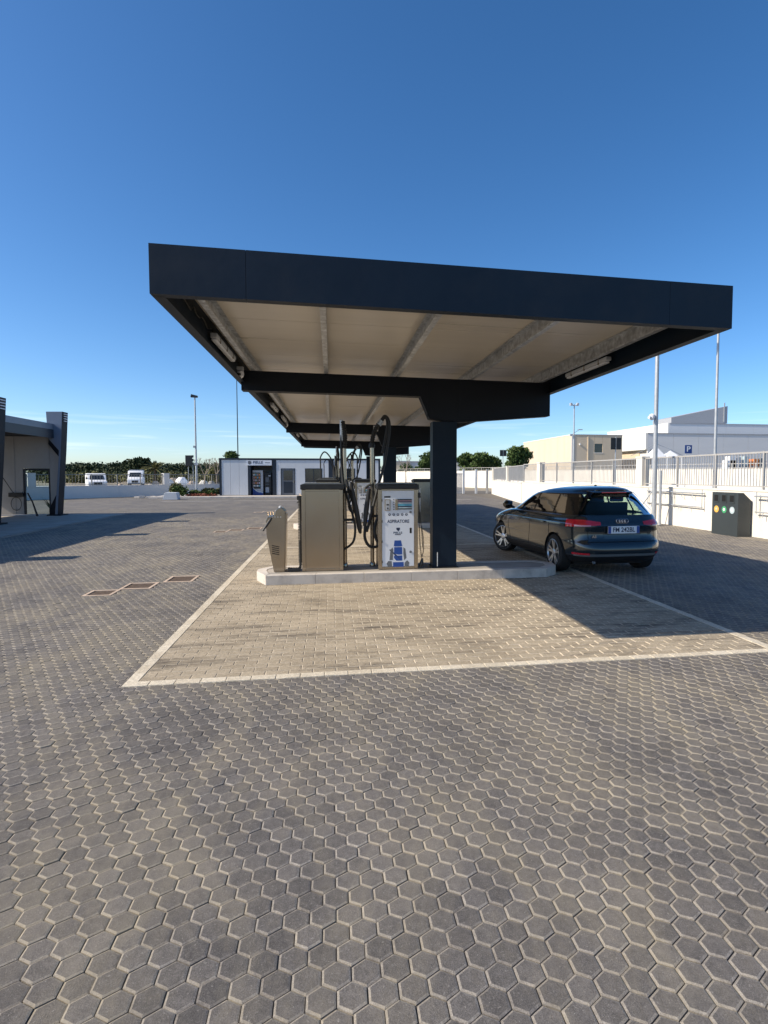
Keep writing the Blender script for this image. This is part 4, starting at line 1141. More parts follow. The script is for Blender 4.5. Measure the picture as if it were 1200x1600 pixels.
for i in range(3): ob('wall_panel', -8.49+i*.665, -8.49+(i+1)*.665-.012, .01, .09, .15, 2.92, M['whitesheet'])
ob('bay_post', -6.49, -6.30, -.005, 2.2, .13, 2.93, M['wframe'])
ob('bay_post', -4.62, -4.32, -.005, 2.2, .13, 2.93, M['wframe'])
ob('bay_rear_wall', -6.30, -4.62, 2.1, 2.2, .13, 2.93, M['baywall'])
sg = ob('shop_sign', -6.58, -4.66, -.06, -.008, 2.49, 2.90, M['whitepanel'])
text_mesh('sign_lettering', 'PIELLE', .27, M['darkprint'], sg, (-5.72, -.063, 2.72), FRONT, .002, sx=1.05)
ob('sign_line', -5.17, -4.78, -.064, -.0605, 2.68, 2.73, M['greyprint'], sg)
ob('sign_small_line', -6.12, -4.9, -.064, -.0605, 2.545, 2.562, M['lightgrey'], sg)
MB().prism([(-6.48, 2.82), (-6.36, 2.86), (-6.22, 2.80), (-6.20, 2.66), (-6.34, 2.54), (-6.48, 2.64)], 'y', -.064, -.0605).build('logo_mark', M['greyprint'], sg)
# white wall with door and window
def wall_piece(x0, x1, z0, z1):
    n_ = max(1, round((x1-x0)/.9))
    for i in range(n_): ob('wall_panel', x0+(x1-x0)*i/n_+.003, x0+(x1-x0)*(i+1)/n_-.003, .01, .09, z0, z1, M['whitesheet'])
wall_piece(-4.32, -3.98, .15, 2.92); wall_piece(-3.98, -2.86, 2.26, 2.92); wall_piece(-2.86, -2.08, .15, 2.92)
wall_piece(-2.08, -.72, 2.26, 2.92); wall_piece(-2.08, -.72, .15, 1.16); wall_piece(-.72, -.22, .15, 2.92)
ob('bay_post', -.22, .19, -.005, .14, .13, 2.93, M['wframe'])
wall_piece(.19, .56, .15, 2.92); wall_piece(.56, 1.9, 2.26, 2.92); wall_piece(.56, 1.9, .15, 1.16); wall_piece(1.9, 3.80, .15, 2.92)
dr = ob('door', -3.93, -2.91, .03, .08, .15, 2.22, M['greyprint'])
ob('door_pane', -3.76, -3.06, .022, .029, 1.30, 2.10, M['darkglass'], dr)
ob('door_pane', -3.76, -3.06, .022, .029, .30, 1.22, M['wframe'], dr)
ob('handle', -3.02, -2.96, .0, .03, 1.12, 1.28, M['steel'], dr)
for fr_ in ((-3.98, -3.93, .15, 2.26), (-2.91, -2.86, .15, 2.26)): ob('door_frame', fr_[0], fr_[1], .0, .09, fr_[2], fr_[3], M['wframe'])
ob('door_frame', -3.93, -2.91, 0, .09, 2.22, 2.26, M['wframe'])
for (x0, x1) in ((-2.08, -.72), (.56, 1.9)):
    wf = ob('window', x0, x1, .035, .05, 1.16, 2.26, M['darkglass'])
    for b_ in ((x0, x0+.05, 1.16, 2.26), (x1-.05, x1, 1.16, 2.26), ((x0+x1)/2-.03, (x0+x1)/2+.03, 1.21, 2.21), (x0+.05, x1-.05, 1.16, 1.21), (x0+.05, x1-.05, 2.21, 2.26)):
        ob('frame', b_[0], b_[1], .0, .034, b_[2], b_[3], M['wframe'], wf)
vm = empty('vending_machine', (-6.22, OY+.55, .131), 'snack vending machine with blue and white swoosh in the office bay', 'vending machine')
MB().box(0, .80, .02, .8, 0, 1.98).build('cabinet', M['lightgrey'], vm)
MB().box(.03, .62, .0, .019, .5, 1.80).build('glass_front', M['darkglass'], vm)
for q in range(5):
    for c_ in range(4):
        MB().box(.06+c_*.14, .16+c_*.14, -.006, -.001, .68+q*.22, .80+q*.22).build('snack', M[rnd.choice(['cyan', 'pink', 'lightgrey', 'white', 'orange', 'greyprint'])], vm)
cv = [(0, .62), (.1, .46), (.25, .33), (.45, .24), (.80, .17)]
MB().prism([(0, 0), (.80, 0)] + cv[::-1], 'y', -.012, -.007).build('blue_swoosh', M['blue'], vm)
MB().prism(cv + [(p[0], p[1]+.055) for p in cv[::-1]], 'y', -.014, -.0065).build('white_swoosh', M['white'], vm)
vm2 = empty('coffee_machine', (-5.30, OY+.7, .131), 'dark coffee machine with grey panels in the office bay', 'coffee machine')
MB().box(0, .52, .0, .6, 0, 1.75).build('cabinet', M['black'], vm2)
MB().box(.07, .34, -.015, -.001, 1.02, 1.42).build('keypad', M['greyprint'], vm2)
MB().box(.30, .46, -.03, -.001, 1.48, 1.60).build('display', M['lightgrey'], vm2)
MB().box(.07, .34, -.02, -.001, .82, .88).build('tray', M['greyprint'], vm2)
MB().box(.06, .34, -.015, -.001, .20, .62).build('lower_panel', M['lightgrey'], vm2)
MB().box(.36, .40, -.012, -.001, 1.1, 1.14).build('coin_slot', M['steel'], vm2)
# pavement and kerb before the office
g = MB(); g.box(-13.2, 9.5, 43.6, 46.0, -.04, .12); g.box(-13.2, -8.7, 46.0, 49, -.04, .12)
tag(g.build('office_pavement', M['limestone']), 'pale raised pavement before the office', kind='structure')
g = MB(); g.box(-11, 9.8, 38.9, 39.05, -.03, .012); tag(g.build('paving_edge_line', M['limestone']), 'pale edging line in the paving before the office', kind='structure')

# ------------------------------------------------------------------ fences and walls
def wall_run(p, q, name, label, height, thick, pillars, ph, fence_to, mtl, first_bar=None, bars_as_parts=True, spacing=.118, pw=.42, cat='boundary wall', flabels=None, grp=None, z0=0.0, fm='fence'):
    """p -> q in plan. Low wall, masonry pillars on it, picket fences between the pillars."""
    P, Q = Vector((p[0], p[1], 0)), Vector((q[0], q[1], 0)); D = Q-P; L = D.length; d = D/L
    ang = math.atan2(d.y, d.x)
    t = empty(name, P, label, cat, rz=ang)
    nseg = max(1, int(L/6))
    for i in range(nseg):
        MB().box(L*i/nseg+.002, L*(i+1)/nseg-.002, -thick/2, thick/2, z0-.05, height-.05).build('wall_section', mtl, t)
        MB().box(L*i/nseg+.002, L*(i+1)/nseg-.002, -thick/2-.02, thick/2+.02, height-.048, height).build('coping', mtl, t)
    for x in pillars:
        MB().box(x-pw/2, x+pw/2, -thick/2-.03, thick/2+.03, height+.002, ph-.06).build('pillar', mtl, t, bevel=.008)
        MB().box(x-pw/2-.02, x+pw/2+.02, -thick/2-.05, thick/2+.05, ph-.058, ph).build('pillar_cap', mtl, t, bevel=.006)
    ends = [0]+list(pillars)+[L]
    fi = 0
    for i in range(len(ends)-1):
        a = ends[i]+(pw/2 if i > 0 else 0); b = ends[i+1]-(pw/2 if i < len(ends)-2 else 0)
        if b-a < .5: continue
        lab = flabels[fi] if flabels and fi < len(flabels) else None
        f = empty('picket_fence', P+d*a, lab or f'grey picket fence on the wall, section {fi}', 'fence', grp, rz=ang); fi += 1
        LL = b-a; zt, zb = fence_to, height+.07
        MB().box(.01, LL-.01, -.022, .022, zt-.05, zt).build('top_rail', M[fm], f)
        MB().box(.01, LL-.01, -.018, .018, zb, zb+.035).build('bottom_rail', M[fm], f)
        npost = max(2, round(LL/2.0)+1)
        for k in range(npost):
            x = .03+(LL-.06)*k/(npost-1)
            MB().box(x-.025, x+.025, -.03, .03, height, zt+.01).build('post', M[fm], f)
        nb = int(LL/spacing)
        if bars_as_parts and nb < 290:
            me = None
            for k in range(1, nb):
                x = LL*k/nb
                if me is None:
                    o = MB().box(-.008, .008, -.008, .008, zb+.036, zt-.051).build('bar', M[fm], f); me = o.data
                else:
                    o = bpy.data.objects.new('bar', me); col.objects.link(o); o.parent = f
                o.location = (x, 0, 0)
        else:
            w = MB()
            for k in range(1, nb): x = LL*k/nb; w.box(x-.008, x+.008, -.008, .008, zb+.036, zt-.051)
            tag(w.build('bars', M[fm], f, fix=False), kind='stuff')
    return t
wall_run((11.98, 6.0), (11.60, 33.0), 'boundary_wall', 'long white boundary wall with pillars along the right side', 1.33, .24, [3.9, 14.05, 24.3], 2.45, 2.40, M['plaster'],
         flabels=['grey picket fence on the right wall, outside the frame', 'grey picket fence on the right wall behind the recycling bin', 'grey picket fence on the right wall above the parked car', 'grey picket fence on the right wall, last before the bend'],
         grp='picket fences on the right boundary wall')
wall_run((11.60, 33.05), (14.75, 50.4), 'boundary_wall', 'white boundary wall bending away towards the gate', 1.27, .24, [7.0, 17.0], 2.40, 2.35, M['plaster'], bars_as_parts=False,
         flabels=['grey picket fence on the bending wall', 'grey picket fence on the bending wall next to the gate'], grp='picket fences on the right boundary wall')
wall_run((-30.0, 33.0), (-3.0, 61.5), 'boundary_wall', 'low shaded white wall running behind the forecourt at the left', .93, .25, [13.6, 23.6, 32.5], 1.88, 1.80, M['plaster2'], bars_as_parts=False, spacing=.22, pw=.5, fm='fencedark',
         flabels=['faint picket fence on the left wall beside the wash bays', 'faint picket fence on the left wall between its two pillars, vans behind', 'faint picket fence on the left wall beside the office', 'faint picket fence on the left wall behind the office'],
         grp='picket fences on the left boundary wall')
wall_run((7.0, 104.7), (41.5, 30.2), 'boundary_wall', 'white wall across the road behind the gate and fences', 2.3, .25, [], 2.3, 2.75, M['plaster'], bars_as_parts=False, flabels=['thin fence on the far white wall'], spacing=.5)
# white gate between wall end and post
gt = empty('gate', (9.6, 51.3, 0), 'white slatted gate standing open at the far corner of the forecourt', 'gate')
for q in range(16): MB().box(.02+q*.10, .085+q*.10, 0, .04, .08, 1.85).build('slat', M['whitesheet'], gt)
MB().box(0, 1.65, -.02, -.001, .0, .08).build('frame', M['lightgrey'], gt); MB().box(0, 1.65, -.02, -.001, 1.72, 1.80).build('frame', M['lightgrey'], gt)
gt2 = empty('gate', (11.35, 51.2, 0), 'grey slatted gate leaf behind the white gate post', 'gate')
for q in range(6): MB().box(.02+q*.11, .09+q*.11, 0, .04, .08, 1.9).build('slat', M['roofgrey'], gt2)
MB().box(0, .7, -.02, -.001, .0, .08).build('frame', M['roofgrey'], gt2); MB().box(0, .7, -.02, -.001, 1.8, 1.88).build('frame', M['roofgrey'], gt2)
for x, lb in ((12.1, 'white gate post left of the gap'), (13.3, 'white gate post in the gap'), (14.35, 'grey gate post beside the wall end')):
    w = MB(); w.box(x-.1, x+.1, 50.9, 51.1, 0, 2.25); tag(w.build('gate_post', M['whitesheet'] if x < 14 else M['fence'], None, bevel=.01), lb, 'gate post')

# recycling bin against the right wall
rb = empty('recycling_bin', (11.27, 14.22, 0), 'anthracite recycling bin with three slots and round stickers by the right wall', 'recycling bin')
BL, BDp, BH = 1.09, .40, 1.24
MB().prism([(0, 0), (BDp, 0), (BDp+.02, 1.02), (.17, BH), (0, BH)], 'y', 0, BL).build('body', M['bin'], rb, bevel=.008)
for q in range(3):
    yy = BL-.20-q*.33
    hb = MB().box(-.012, -.0005, yy-.10, yy+.11, .94, 1.19).build('slot_surround', M['bin'], rb, bevel=.003)
    MB().box(-.018, -.0125, yy-.07, yy+.085, .98, 1.16).build('slot', M['hole'], rb)
    ms = [M['yellow'], M['green'], M['pale']][q]
    MB().lathe([(.10, 0), (.10, -.004)], 'x', (0, yy, .74), 24).build('sticker', ms, rb)
    MB().lathe([(.05, 0), (.05, -.003)], 'x', (-.004, yy, .745), 5).build('sticker_symbol', [M['cream'], M['white'], M['white']][q], rb)

# rails with clips on the right wall
def rail(y0, y1, lab, x=11.72):
    t = empty('wall_rail', (x, y0, 0), lab, 'mat rail', 'steel mat rails on the right wall')
    L = y1-y0
    MB().tube([(-.12, 0, 1.16), (-.12, L, 1.16)], .022, 8).build('top_pipe', M['galvpole'], t, smooth=True)
    MB().tube([(-.10, .05, .72), (-.10, L, .72)], .018, 8).build('lower_pipe', M['galvpole'], t, smooth=True)
    for q in (.06, L/2, L-.06):
        MB().tube([(-.11, q, .66), (-.11, q, 1.28)], .014, 6).build('upright', M['galvpole'], t)
        MB().tube([(-.11, q, 1.16), (.0, q, 1.16)], .014, 6).build('bracket', M['galvpole'], t)
    k = .5
    while k < L-.3:
        MB().tube([(-.12, k, 1.14), (-.14, k+.03, 1.04), (-.12, k-.03, .99)], .012, 5).build('clip', M['galv'], t)
        MB().tube([(-.10, k+.2, .70), (-.12, k+.2, .58)], .012, 5).build('clip', M['galv'], t)
        k += .55
rail(16.2, 19.4, 'steel mat rail with clips on the wall left of the bin')
rail(10.8, 14.0, 'steel mat rail with clips on the wall right of the bin')
rail(21.5, 25.0, 'steel mat rail on the wall behind the parked car')
# poles
def pole(name, x, y, h, r0, r1, label, cat, grp=None, z0=0, m='galvpole'):
    t = empty(name, (x, y, z0), label, cat, grp)
    MB().tube([(0, 0, 0), (0, 0, h*.5), (0, 0, h)], [r0, (r0+r1)/2, r1], 12).build('pole', M[m], t, smooth=True)
    MB().lathe([(r0*2, 0), (r0*2, .02), (r0*1.2, .05)], 'z', n=12).build('pole_foot', M[m], t)
    return t
t = pole('lamp_post', at(1024, 700, 18.0).x, 18.0, 8.05, .085, .06, 'tall grey lamp post with white camera beside the right wall', 'lamp post')
MB().prism([(-.42, 8.02), (.16, 7.98), (.18, 8.03), (-.20, 8.13), (-.38, 8.11)], 'y', -.16, .16).build('lamp_head', M['greyprint'], t, bevel=.02)
MB().tube([(0, 0, 3.75), (-.14, -.02, 3.78)], .03, 8).build('camera_arm', M['white'], t)
MB().lathe([(.03, 3.84), (.09, 3.80), (.10, 3.72), (.07, 3.64), (.02, 3.62)], 'z', (-.17, -.03, 0), 14).build('camera_dome', M['white'], t, smooth=True)
MB().tube([(-.17, -.03, 3.74), (-.33, -.10, 3.70)], .045, 10).build('camera_barrel', M['white'], t, smooth=True)
MB().tube([(-.03, -.0, 1.25), (-.55, .4, .25)], .022, 6).build('strut', M['galvpole'], t)
MB().tube([(.16, -.10, 0.02), (.16, -.10, 1.9)], .05, 8).build('cable_duct', M['galvpole'], t, smooth=True)
t = pole('flag_pole', at(1117.5, 700, 18.2).x, 18.2, 7.1, .062, .04, 'slender bare metal pole behind the right fence', 'pole', z0=0)
t = pole('lamp_post', at(306, 700, 46).x, 46.0, 7.75, .085, .05, 'grey lamp post left of the office', 'lamp post')
MB().prism([(-.30, 7.72), (.18, 7.70), (.22, 7.84), (-.25, 7.95)], 'y', -.15, .15).build('lamp_head', M['wframe'], t, bevel=.02)
MB().box(-.18, -.02, -.1, .1, 3.85, 4.0).build('junction_box', M['galvpole'], t)
MB().box(-.12, .12, -.12, .12, 2.5, 2.7).build('junction_box', M['galvpole'], t)
t = pole('mast', -9.75, 62, 14.5, .07, .03, 'thin tall mast rising behind the office', 'mast', m='wframe')
t = pole('lamp_post', 23.3, 52, 8.6, .09, .05, 'lamp post with two floodlights before the beige building', 'lamp post')
for sx in (-1, 1):
    MB().tube([(0, 0, 8.4), (sx*.22, 0, 8.5)], .03, 6).build('lamp_arm', M['galvpole'], t)
    MB().prism([(sx*.12, 8.45), (sx*.42, 8.42), (sx*.46, 8.66), (sx*.30, 8.72)], 'y', -.12, .12).build('floodlight', M['lightgrey'], t, bevel=.02)
MB().tube([(-.3, 0, 5.6), (.5, 0, 6.1)], .025, 6).build('camera_arm', M['galvpole'], t)
MB().box(-.42, -.2, -.1, .1, 5.5, 5.7).build('camera', M['lightgrey'], t); MB().box(.42, .85, -.1, .1, 6.1, 6.17).build('camera', M['lightgrey'], t)
# signs
def sign_pair(u, v0, v1, w, Y, lab):
    p = at(u, (v0+v1)/2, Y); h = (v1-v0)/FPX*Y
    t = empty('sign', (p.x, Y, 0), lab, 'sign')
    MB().tube([(0, 0, 0), (0, 0, p.z+h/2+.05)], .04, 8).build('post', M['galvpole'], t, smooth=True)
    for sx in (-1, 1):
        x0, x1 = sorted((sx*.03, sx*w/2)); MB().box(x0, x1, -.06, -.041, p.z-h/2, p.z+h/2).build('panel', M['black'], t, bevel=.004)
    return t
sign_pair(962, 683.5, 703, 18.5/FPX*36, 36, 'pair of dark panels on a post before the beige building')
sign_pair(786, 703, 713, 11/FPX*60, 60, 'small pair of dark panels on a post near the trees behind the gate')
p = at(1075.5, 702, 36)
t = empty('parking_sign', (p.x, 36, 0), 'blue parking sign with white P behind the right fence', 'sign')
MB().tube([(-.18, .03, 0), (-.18, .03, p.z+.3)], .03, 8).build('post', M['galvpole'], t, smooth=True)
pn = MB().box(-.27, .27, -.02, 0, p.z-.29, p.z+.29).build('panel', M['psign'], t, bevel=.01)
text_mesh('lettering', 'P', .52, M['white'], t, (.0, -.024, p.z), FRONT, .002, sx=1.15)
p = at(295.5, 720, 60)
t = empty('traffic_light', (p.x, 60, 0), 'black traffic signal box on a thin post left of the lamp post', 'traffic light')
for dx in (-.1, .35): MB().tube([(dx, .05, 0), (dx, .05, p.z)], .035, 6).build('post', M['galvpole'], t)
MB().box(-.35, .28, -.1, .15, p.z-.55, p.z+.55).build('housing', M['black'], t, bevel=.02)
for q in range(3): MB().prism([(.29, p.z-.42+q*.36), (.42, p.z-.36+q*.36), (.42, p.z-.16+q*.36), (.29, p.z-.16+q*.36)], 'y', -.1, .12).build('visor', M['black'], t)

# ------------------------------------------------------------------ buildings beyond
bb = empty('warehouse', (at(893, 700, 114).x, 114, 0), 'beige panelled warehouse with flat roof behind the right fence', 'warehouse')
BHt = 6.28
for i in range(8): MB().box(0, .12, i*2.0+.01, (i+1)*2.0-.01, 0, BHt-.1).build('wall_panel', M['beige'], bb)
MB().box(-.04, .16, -.04, 16.0, BHt-.099, BHt).build('eaves', M['whitehall'], bb)
for (a, b, c, d) in ((.12, 2.75, 0, BHt-.1), (2.75, 3.7, 0, 3.95), (2.75, 3.7, 5.1, BHt-.1), (3.7, 6.1, 0, BHt-.1)):
    MB().box(a+.01, b-.01, 0, .12, c, d).build('wall_panel', M['beige'], bb)
MB().box(-.03, .20, -.05, -.002, 0, BHt-.1).build('corner_trim', M['whitehall'], bb)
MB().box(.16, 6.1, -.04, .16, BHt-.099, BHt).build('eaves', M['roofgrey'], bb)
wn_ = MB().box(2.76, 3.69, .05, .08, 3.95, 5.1).build('window', M['darkglass'], bb)
MB().box(2.68, 3.77, -.03, .0-.001, 3.86, 3.94).build('window_sill', M['whitehall'], bb)
MB().box(1.9, 2.0, -.08, -.002, .5, BHt-.3).build('downpipe', M['beige'], bb)
MB().box(.9, 1.05, -.12, -.002, 4.9, 5.1).build('wall_lamp', M['white'], bb)
MB().box(.12, 6.1, .12, 16, BHt-.4, BHt-.15).build('roof', M['roofgrey'], bb)
MB().box(6.0, 6.1, .12, 16, 0, BHt-.5).build('wall_panel', M['beige'], bb)
wh = empty('warehouse', (at(1010, 700, 114).x, 114, 0), 'low white and grey industrial hall behind the right fence', 'warehouse')
H1 = 6.55
MB().box(-.1, .15, 0, 13, 4.4, H1).build('side_fascia', M['whitehall'], wh)
MB().box(.5, .62, .0, 13, 0, 4.4).build('side_wall', M['whitehall'], wh)
MB().box(.42, .499, 2.2, 7.5, 0, 4.1).build('roller_door', M['beige'], wh)
for i in range(12): MB().box(.16+i*3.2, .16+(i+1)*3.2-.02, 0, .2, 0, H1-.12).build('wall_panel', M['greyhall'], wh)
MB().box(.1, 38.6, -.05, .25, H1-.119, H1).build('eaves', M['roofgrey'], wh)
MB().box(.2, 38.5, .25, 13, H1-.5, H1-.3).build('roof', M['roofgrey'], wh)
wh2 = empty('warehouse', (at(1044, 700, 142.5).x, 142.5, 0), 'tall white hall with grey front rising behind the low hall', 'warehouse')
H2 = 9.2
MB().box(-.1, .15, 0, 18, 0, H2).build('side_wall', M['whitehall'], wh2)
for i in range(10): MB().box(.16+i*4.5, .16+(i+1)*4.5-.02, 0, .2, 0, H2-.15).build('wall_panel', M['greyhall'], wh2)
MB().box(.1, 45.2, -.05, .25, H2-.149, H2).build('eaves', M['roofgrey'], wh2)
MB().box(.2, 45, .25, 18, H2-.6, H2-.4).build('roof', M['roofgrey'], wh2)
pA, pB, pC = at(1049, 653, 158), at(1137, 634.5, 158), at(1137, 654, 158)
sh = empty('roof_shed', (pA.x, 158, 0), 'wedge-shaped grey roof shed on top of the tall hall', 'roof shed')
MB().prism([(0, pA.z-1.5), (0, pA.z+.1), (pB.x-pA.x, pB.z), (pB.x-pA.x, pC.z-1.5)], 'y', 0, 10).build('body', M['roofgrey'], sh)
MB().box(pB.x-pA.x-1.3, pB.x-pA.x-1.0, -.2, -.01, pC.z-1, pB.z+1.0).build('flue', M['galvpole'], sh)
for o_, h_ in ((bb, BHt), (wh, H1), (wh2, H2)): o_.scale = (1.9, 1.9, ((h_-1.75)*1.9+1.75)/h_)
# small low buildings and clutter seen between columns and behind the fence
def simple_house(u0, u1, v0, Y, dep, m, lab, cat='building'):
    a, b = at(u0, v0, Y), at(u1, v0, Y)
    t = empty('distant_building', (a.x, Y, 0), lab, cat)
    MB().box(0, b.x-a.x, 0, dep, 0, a.z-.25).build('wall', m, t)
    MB().box(-.1, b.x-a.x+.1, -.1, dep+.1, a.z-.25, a.z).build('roof', M['roofgrey'], t)
    return t
simple_house(714, 741, 720.5, 95, 8, M['greyhall'], 'low grey shed beyond the gate')
simple_house(606, 641, 720, 110, 8, M['beige'], 'distant cream building between the canopy columns')
simple_house(641, 668, 720.5, 112, 8, M['greyhall'], 'distant grey building beside the cream one')
p = at(1042, 712, 55)
gz_ = empty('gazebo', (p.x, 55, 0), 'white pointed market tent behind the right fence pillar', 'tent')
for dx in (-.55, .65):
    MB().add([(dx-.6, 0, 2.75), (dx+.6, 0, 2.75), (dx+.6, 1.2, 2.75), (dx-.6, 1.2, 2.75), (dx, .6, 3.7 if dx < 0 else 3.35)], [(0, 1, 4), (1, 2, 4), (2, 3, 4), (3, 0, 4)]).build('tent_roof', M['white'], gz_)
    for (a, b) in ((-.58, 0), (.58, 0), (-.58, 1.2), (.58, 1.2)):
        MB().tube([(dx+a, b, 0), (dx+a, b, 2.75)], .03, 6).build('leg', M['white'], gz_)
MB().tube([(-.55, .6, 3.7), (-.55, .6, 4.1)], .03, 6).build('finial', M['galvpole'], gz_)
MB().tube([(-.55, .6, 3.9), (-1.4, .6, 3.4), (-2.6, .6, 2.9)], .02, 5).build('guy_rope', M['galvpole'], gz_)
MB().tube([(-.55, .6, 3.9), (.5, .6, 3.5), (2.0, .6, 2.8)], .02, 5).build('guy_rope', M['galvpole'], gz_)
gz_.scale = (1.4, 1.4, 1.3)
cl = [(1137, 1150, 719, 'white', 'white machine body stacked behind the far wall'), (1141, 1150, 713, 'white', 'upper white machine part behind the far wall'), (1152, 1158, 714, 'lightgrey', 'grey ribbed unit behind the far wall'),
      (1163, 1170, 713, 'pale', 'pale cabinet behind the far wall'), (1171, 1179, 722, 'orange', 'orange crate behind the far wall'), (1179, 1186, 717, 'orange', 'taller orange crate behind the far wall'),
      (1188, 1193, 716, 'greyprint', 'dark grey drum rack behind the far wall'), (1194, 1199, 720, 'pink', 'faded red crate behind the far wall')]
for (u0, u1, v0, m, lab) in cl:
    a, b = at(u0, v0, 52), at(u1, v0, 52)
    t = empty('stored_goods', (a.x, 52, 0), lab, 'crate')
    W_ = b.x-a.x
    MB().box(0, W_, 0, .8, 2.0, a.z).build('box', M[m], t, bevel=.02)
    MB().box(.02, W_-.02, .02, .78, 0, 1.99).build('pallet_stack', M['barkpale'], t)
    for q in range(2): MB().box(.1, W_-.1, -.01, -.001, 2.2+q*.35, 2.35+q*.35).build('rib', M['greyprint'], t)

# ------------------------------------------------------------------ vans behind the left wall
def van(u, Y, lab, high, rz):
    p = at(u, 752, Y)
    t = empty('parked_van', (p.x, Y, 0), lab, 'van', 'white vans behind the left wall', rz=rz)
    k = 1.0
    L, W_, H_ = (4.3, 1.85, 1.92) if not high else (5.6, 2.0, 2.35)
    # front towards -y
    if not high: prof = [(0, .35), (0, .85), (.12, 1.02), (.95, 1.18), (1.55, 1.78), (1.9, H_), (4.1, H_-.02), (L, 1.7), (L, .35)]
    else: prof = [(0, .4), (0, 1.0), (.15, 1.22), (.75, 1.40), (1.35, 2.15), (1.6, H_), (2.9, H_), (2.95, 1.3), (L, 1.3), (L, .4)]
    MB().prism(prof, 'x', -W_/2, W_/2).build('body', M['white'], t, bevel=.06, smooth=True)
    a, b = (.98, 1.50) if not high else (.80, 1.32)
    za, zb = (1.22, 1.72) if not high else (1.46, 2.08)
    MB().add([(-W_/2+.18, a-.03, za), (W_/2-.18, a-.03, za), (W_/2-.26, b-.03, zb), (-W_/2+.26, b-.03, zb)], [(0, 1, 2, 3)]).build('windscreen', M['darkglass'], t)
    for sd in (-1, 1):
        MB().prism([(a+.45, za+.0), (a+1.5, za), (a+1.5, zb-.02), (a+.75, zb-.02)], 'x', *sorted((sd*(W_/2-.005), sd*(W_/2+.004)))).build('side_window', M['darkglass'], t)
        MB().box(*sorted((sd*.48, sd*.85)), -.02, .02, .72, .88).build('headlight', M['headlamp'], t)
        MB().box(*sorted((sd*(W_/2+.02), sd*(W_/2+.16))), a+.15, a+.25, za, za+.25).build('wing_mirror', M['black'], t)
        for y in (.85, L-.95):
            wl_ = MB().lathe([(.18, -.1), (.33, -.1), (.34, 0), (.33, .1), (.18, .1)], 'x', (sd*(W_/2-.1), y, .34), 20).build('wheel', M['tyre'], t)
    MB().box(-.42, .42, -.03, .01, .62, .92).build('grille', M['black'], t)
    MB().box(-W_/2+.05, W_/2-.05, -.05, .02, .36, .58).build('bumper', M['greyprint'], t)
    if high: MB().box(-W_/2+.04, W_/2-.04, 3.0, L-.05, 1.31, 2.5).build('load_box', M['lightgrey'], t)
van(153, 68, 'white small van facing the forecourt, left of the other van', False, .45)
van(211, 88, 'white delivery van with box, right of the other van', True, .25)

# ------------------------------------------------------------------ vegetation
def leaves(name, blobs, count, size, m, parent=None, flat=.6, seed=1):
    """blobs: (centre, radii). Small leaf clumps spread through the volume, denser near the surface"""
    R_ = np.random.RandomState(seed)
    wts = np.array([r[0]*r[1]*r[2] for _, r in blobs])**.7; wts = wts/wts.sum()
    V = []; T = []
    which = R_.choice(len(blobs), count, p=wts)
    for b in range(len(blobs)):
        n_ = int((which == b).sum())
        if n_ == 0: continue
        c, r = blobs[b]
        d = R_.normal(size=(n_, 3)); d /= np.linalg.norm(d, axis=1, keepdims=True)
        rad = R_.uniform(.35, 1.0, n_)**.45
        lump = 1+.22*np.sin(d[:, 0]*7+b)*np.cos(d[:, 2]*6+b*2)+.12*np.sin(d[:, 1]*13+b)
        P = np.array(c)+d*np.array(r)*(rad*lump)[:, None]
        a = R_.normal(size=(n_, 3)); a /= np.linalg.norm(a, axis=1, keepdims=True)
        bb_ = np.cross(a, R_.normal(size=(n_, 3))); bb_ /= np.linalg.norm(bb_, axis=1, keepdims=True)
        s_ = size*R_.uniform(.5, 1.3, n_)[:, None]
        q = np.stack([P-a*s_, P+bb_*s_*flat, P+a*s_, P-bb_*s_*flat], 1)
        V.append(q.reshape(-1, 3))
        base = R_.uniform(0, 1)
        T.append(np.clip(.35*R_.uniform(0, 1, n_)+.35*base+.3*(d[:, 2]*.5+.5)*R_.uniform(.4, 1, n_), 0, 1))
    V = np.vstack(V); T = np.concatenate(T); n_ = len(T)
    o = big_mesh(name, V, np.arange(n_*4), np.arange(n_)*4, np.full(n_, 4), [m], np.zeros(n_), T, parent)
    return o
# treeline beyond the left wall: one dark mass of pines
bl = []
for i in range(95):
    u = 60+i*3.15+rnd.uniform(-2, 2); Y = rnd.uniform(190, 235)
    hump = 4.5*math.exp(-((u-215)/26)**2)
    top = 725+rnd.uniform(-1.4, 2.5)-hump
    p = at(u, top, Y); r = rnd.uniform(2.4, 4.4)
    bl.append(((p.x, Y, p.z-r*.75), (r*1.35, r*1.2, r*.8)))
    bl.append(((p.x+rnd.uniform(-3, 3), Y-4, (p.z-r)*.5), (r*1.4, r*1.2, p.z*.42)))
for i in range(60):
    u = 345+i*6.2; Y = rnd.uniform(230, 260); p = at(u, 729, Y); r = rnd.uniform(2, 4)
    bl.append(((p.x, Y, p.z-r), (r*1.5, r, r)))
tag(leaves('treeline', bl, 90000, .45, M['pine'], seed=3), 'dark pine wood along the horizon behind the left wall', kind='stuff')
bl = []
for i in range(60):
    u = 90+i*4.4; Y = rnd.uniform(120, 165); p = at(u, 742+rnd.uniform(-3, 2), Y); r = rnd.uniform(.8, 1.9)
    bl.append(((p.x, Y, max(.6, p.z-r*.6)), (r*2.2, r, r*.8)))
tag(leaves('scrub', bl, 14000, .32, M['olive'], seed=4), 'low olive scrub in the waste ground beyond the left wall', kind='stuff')

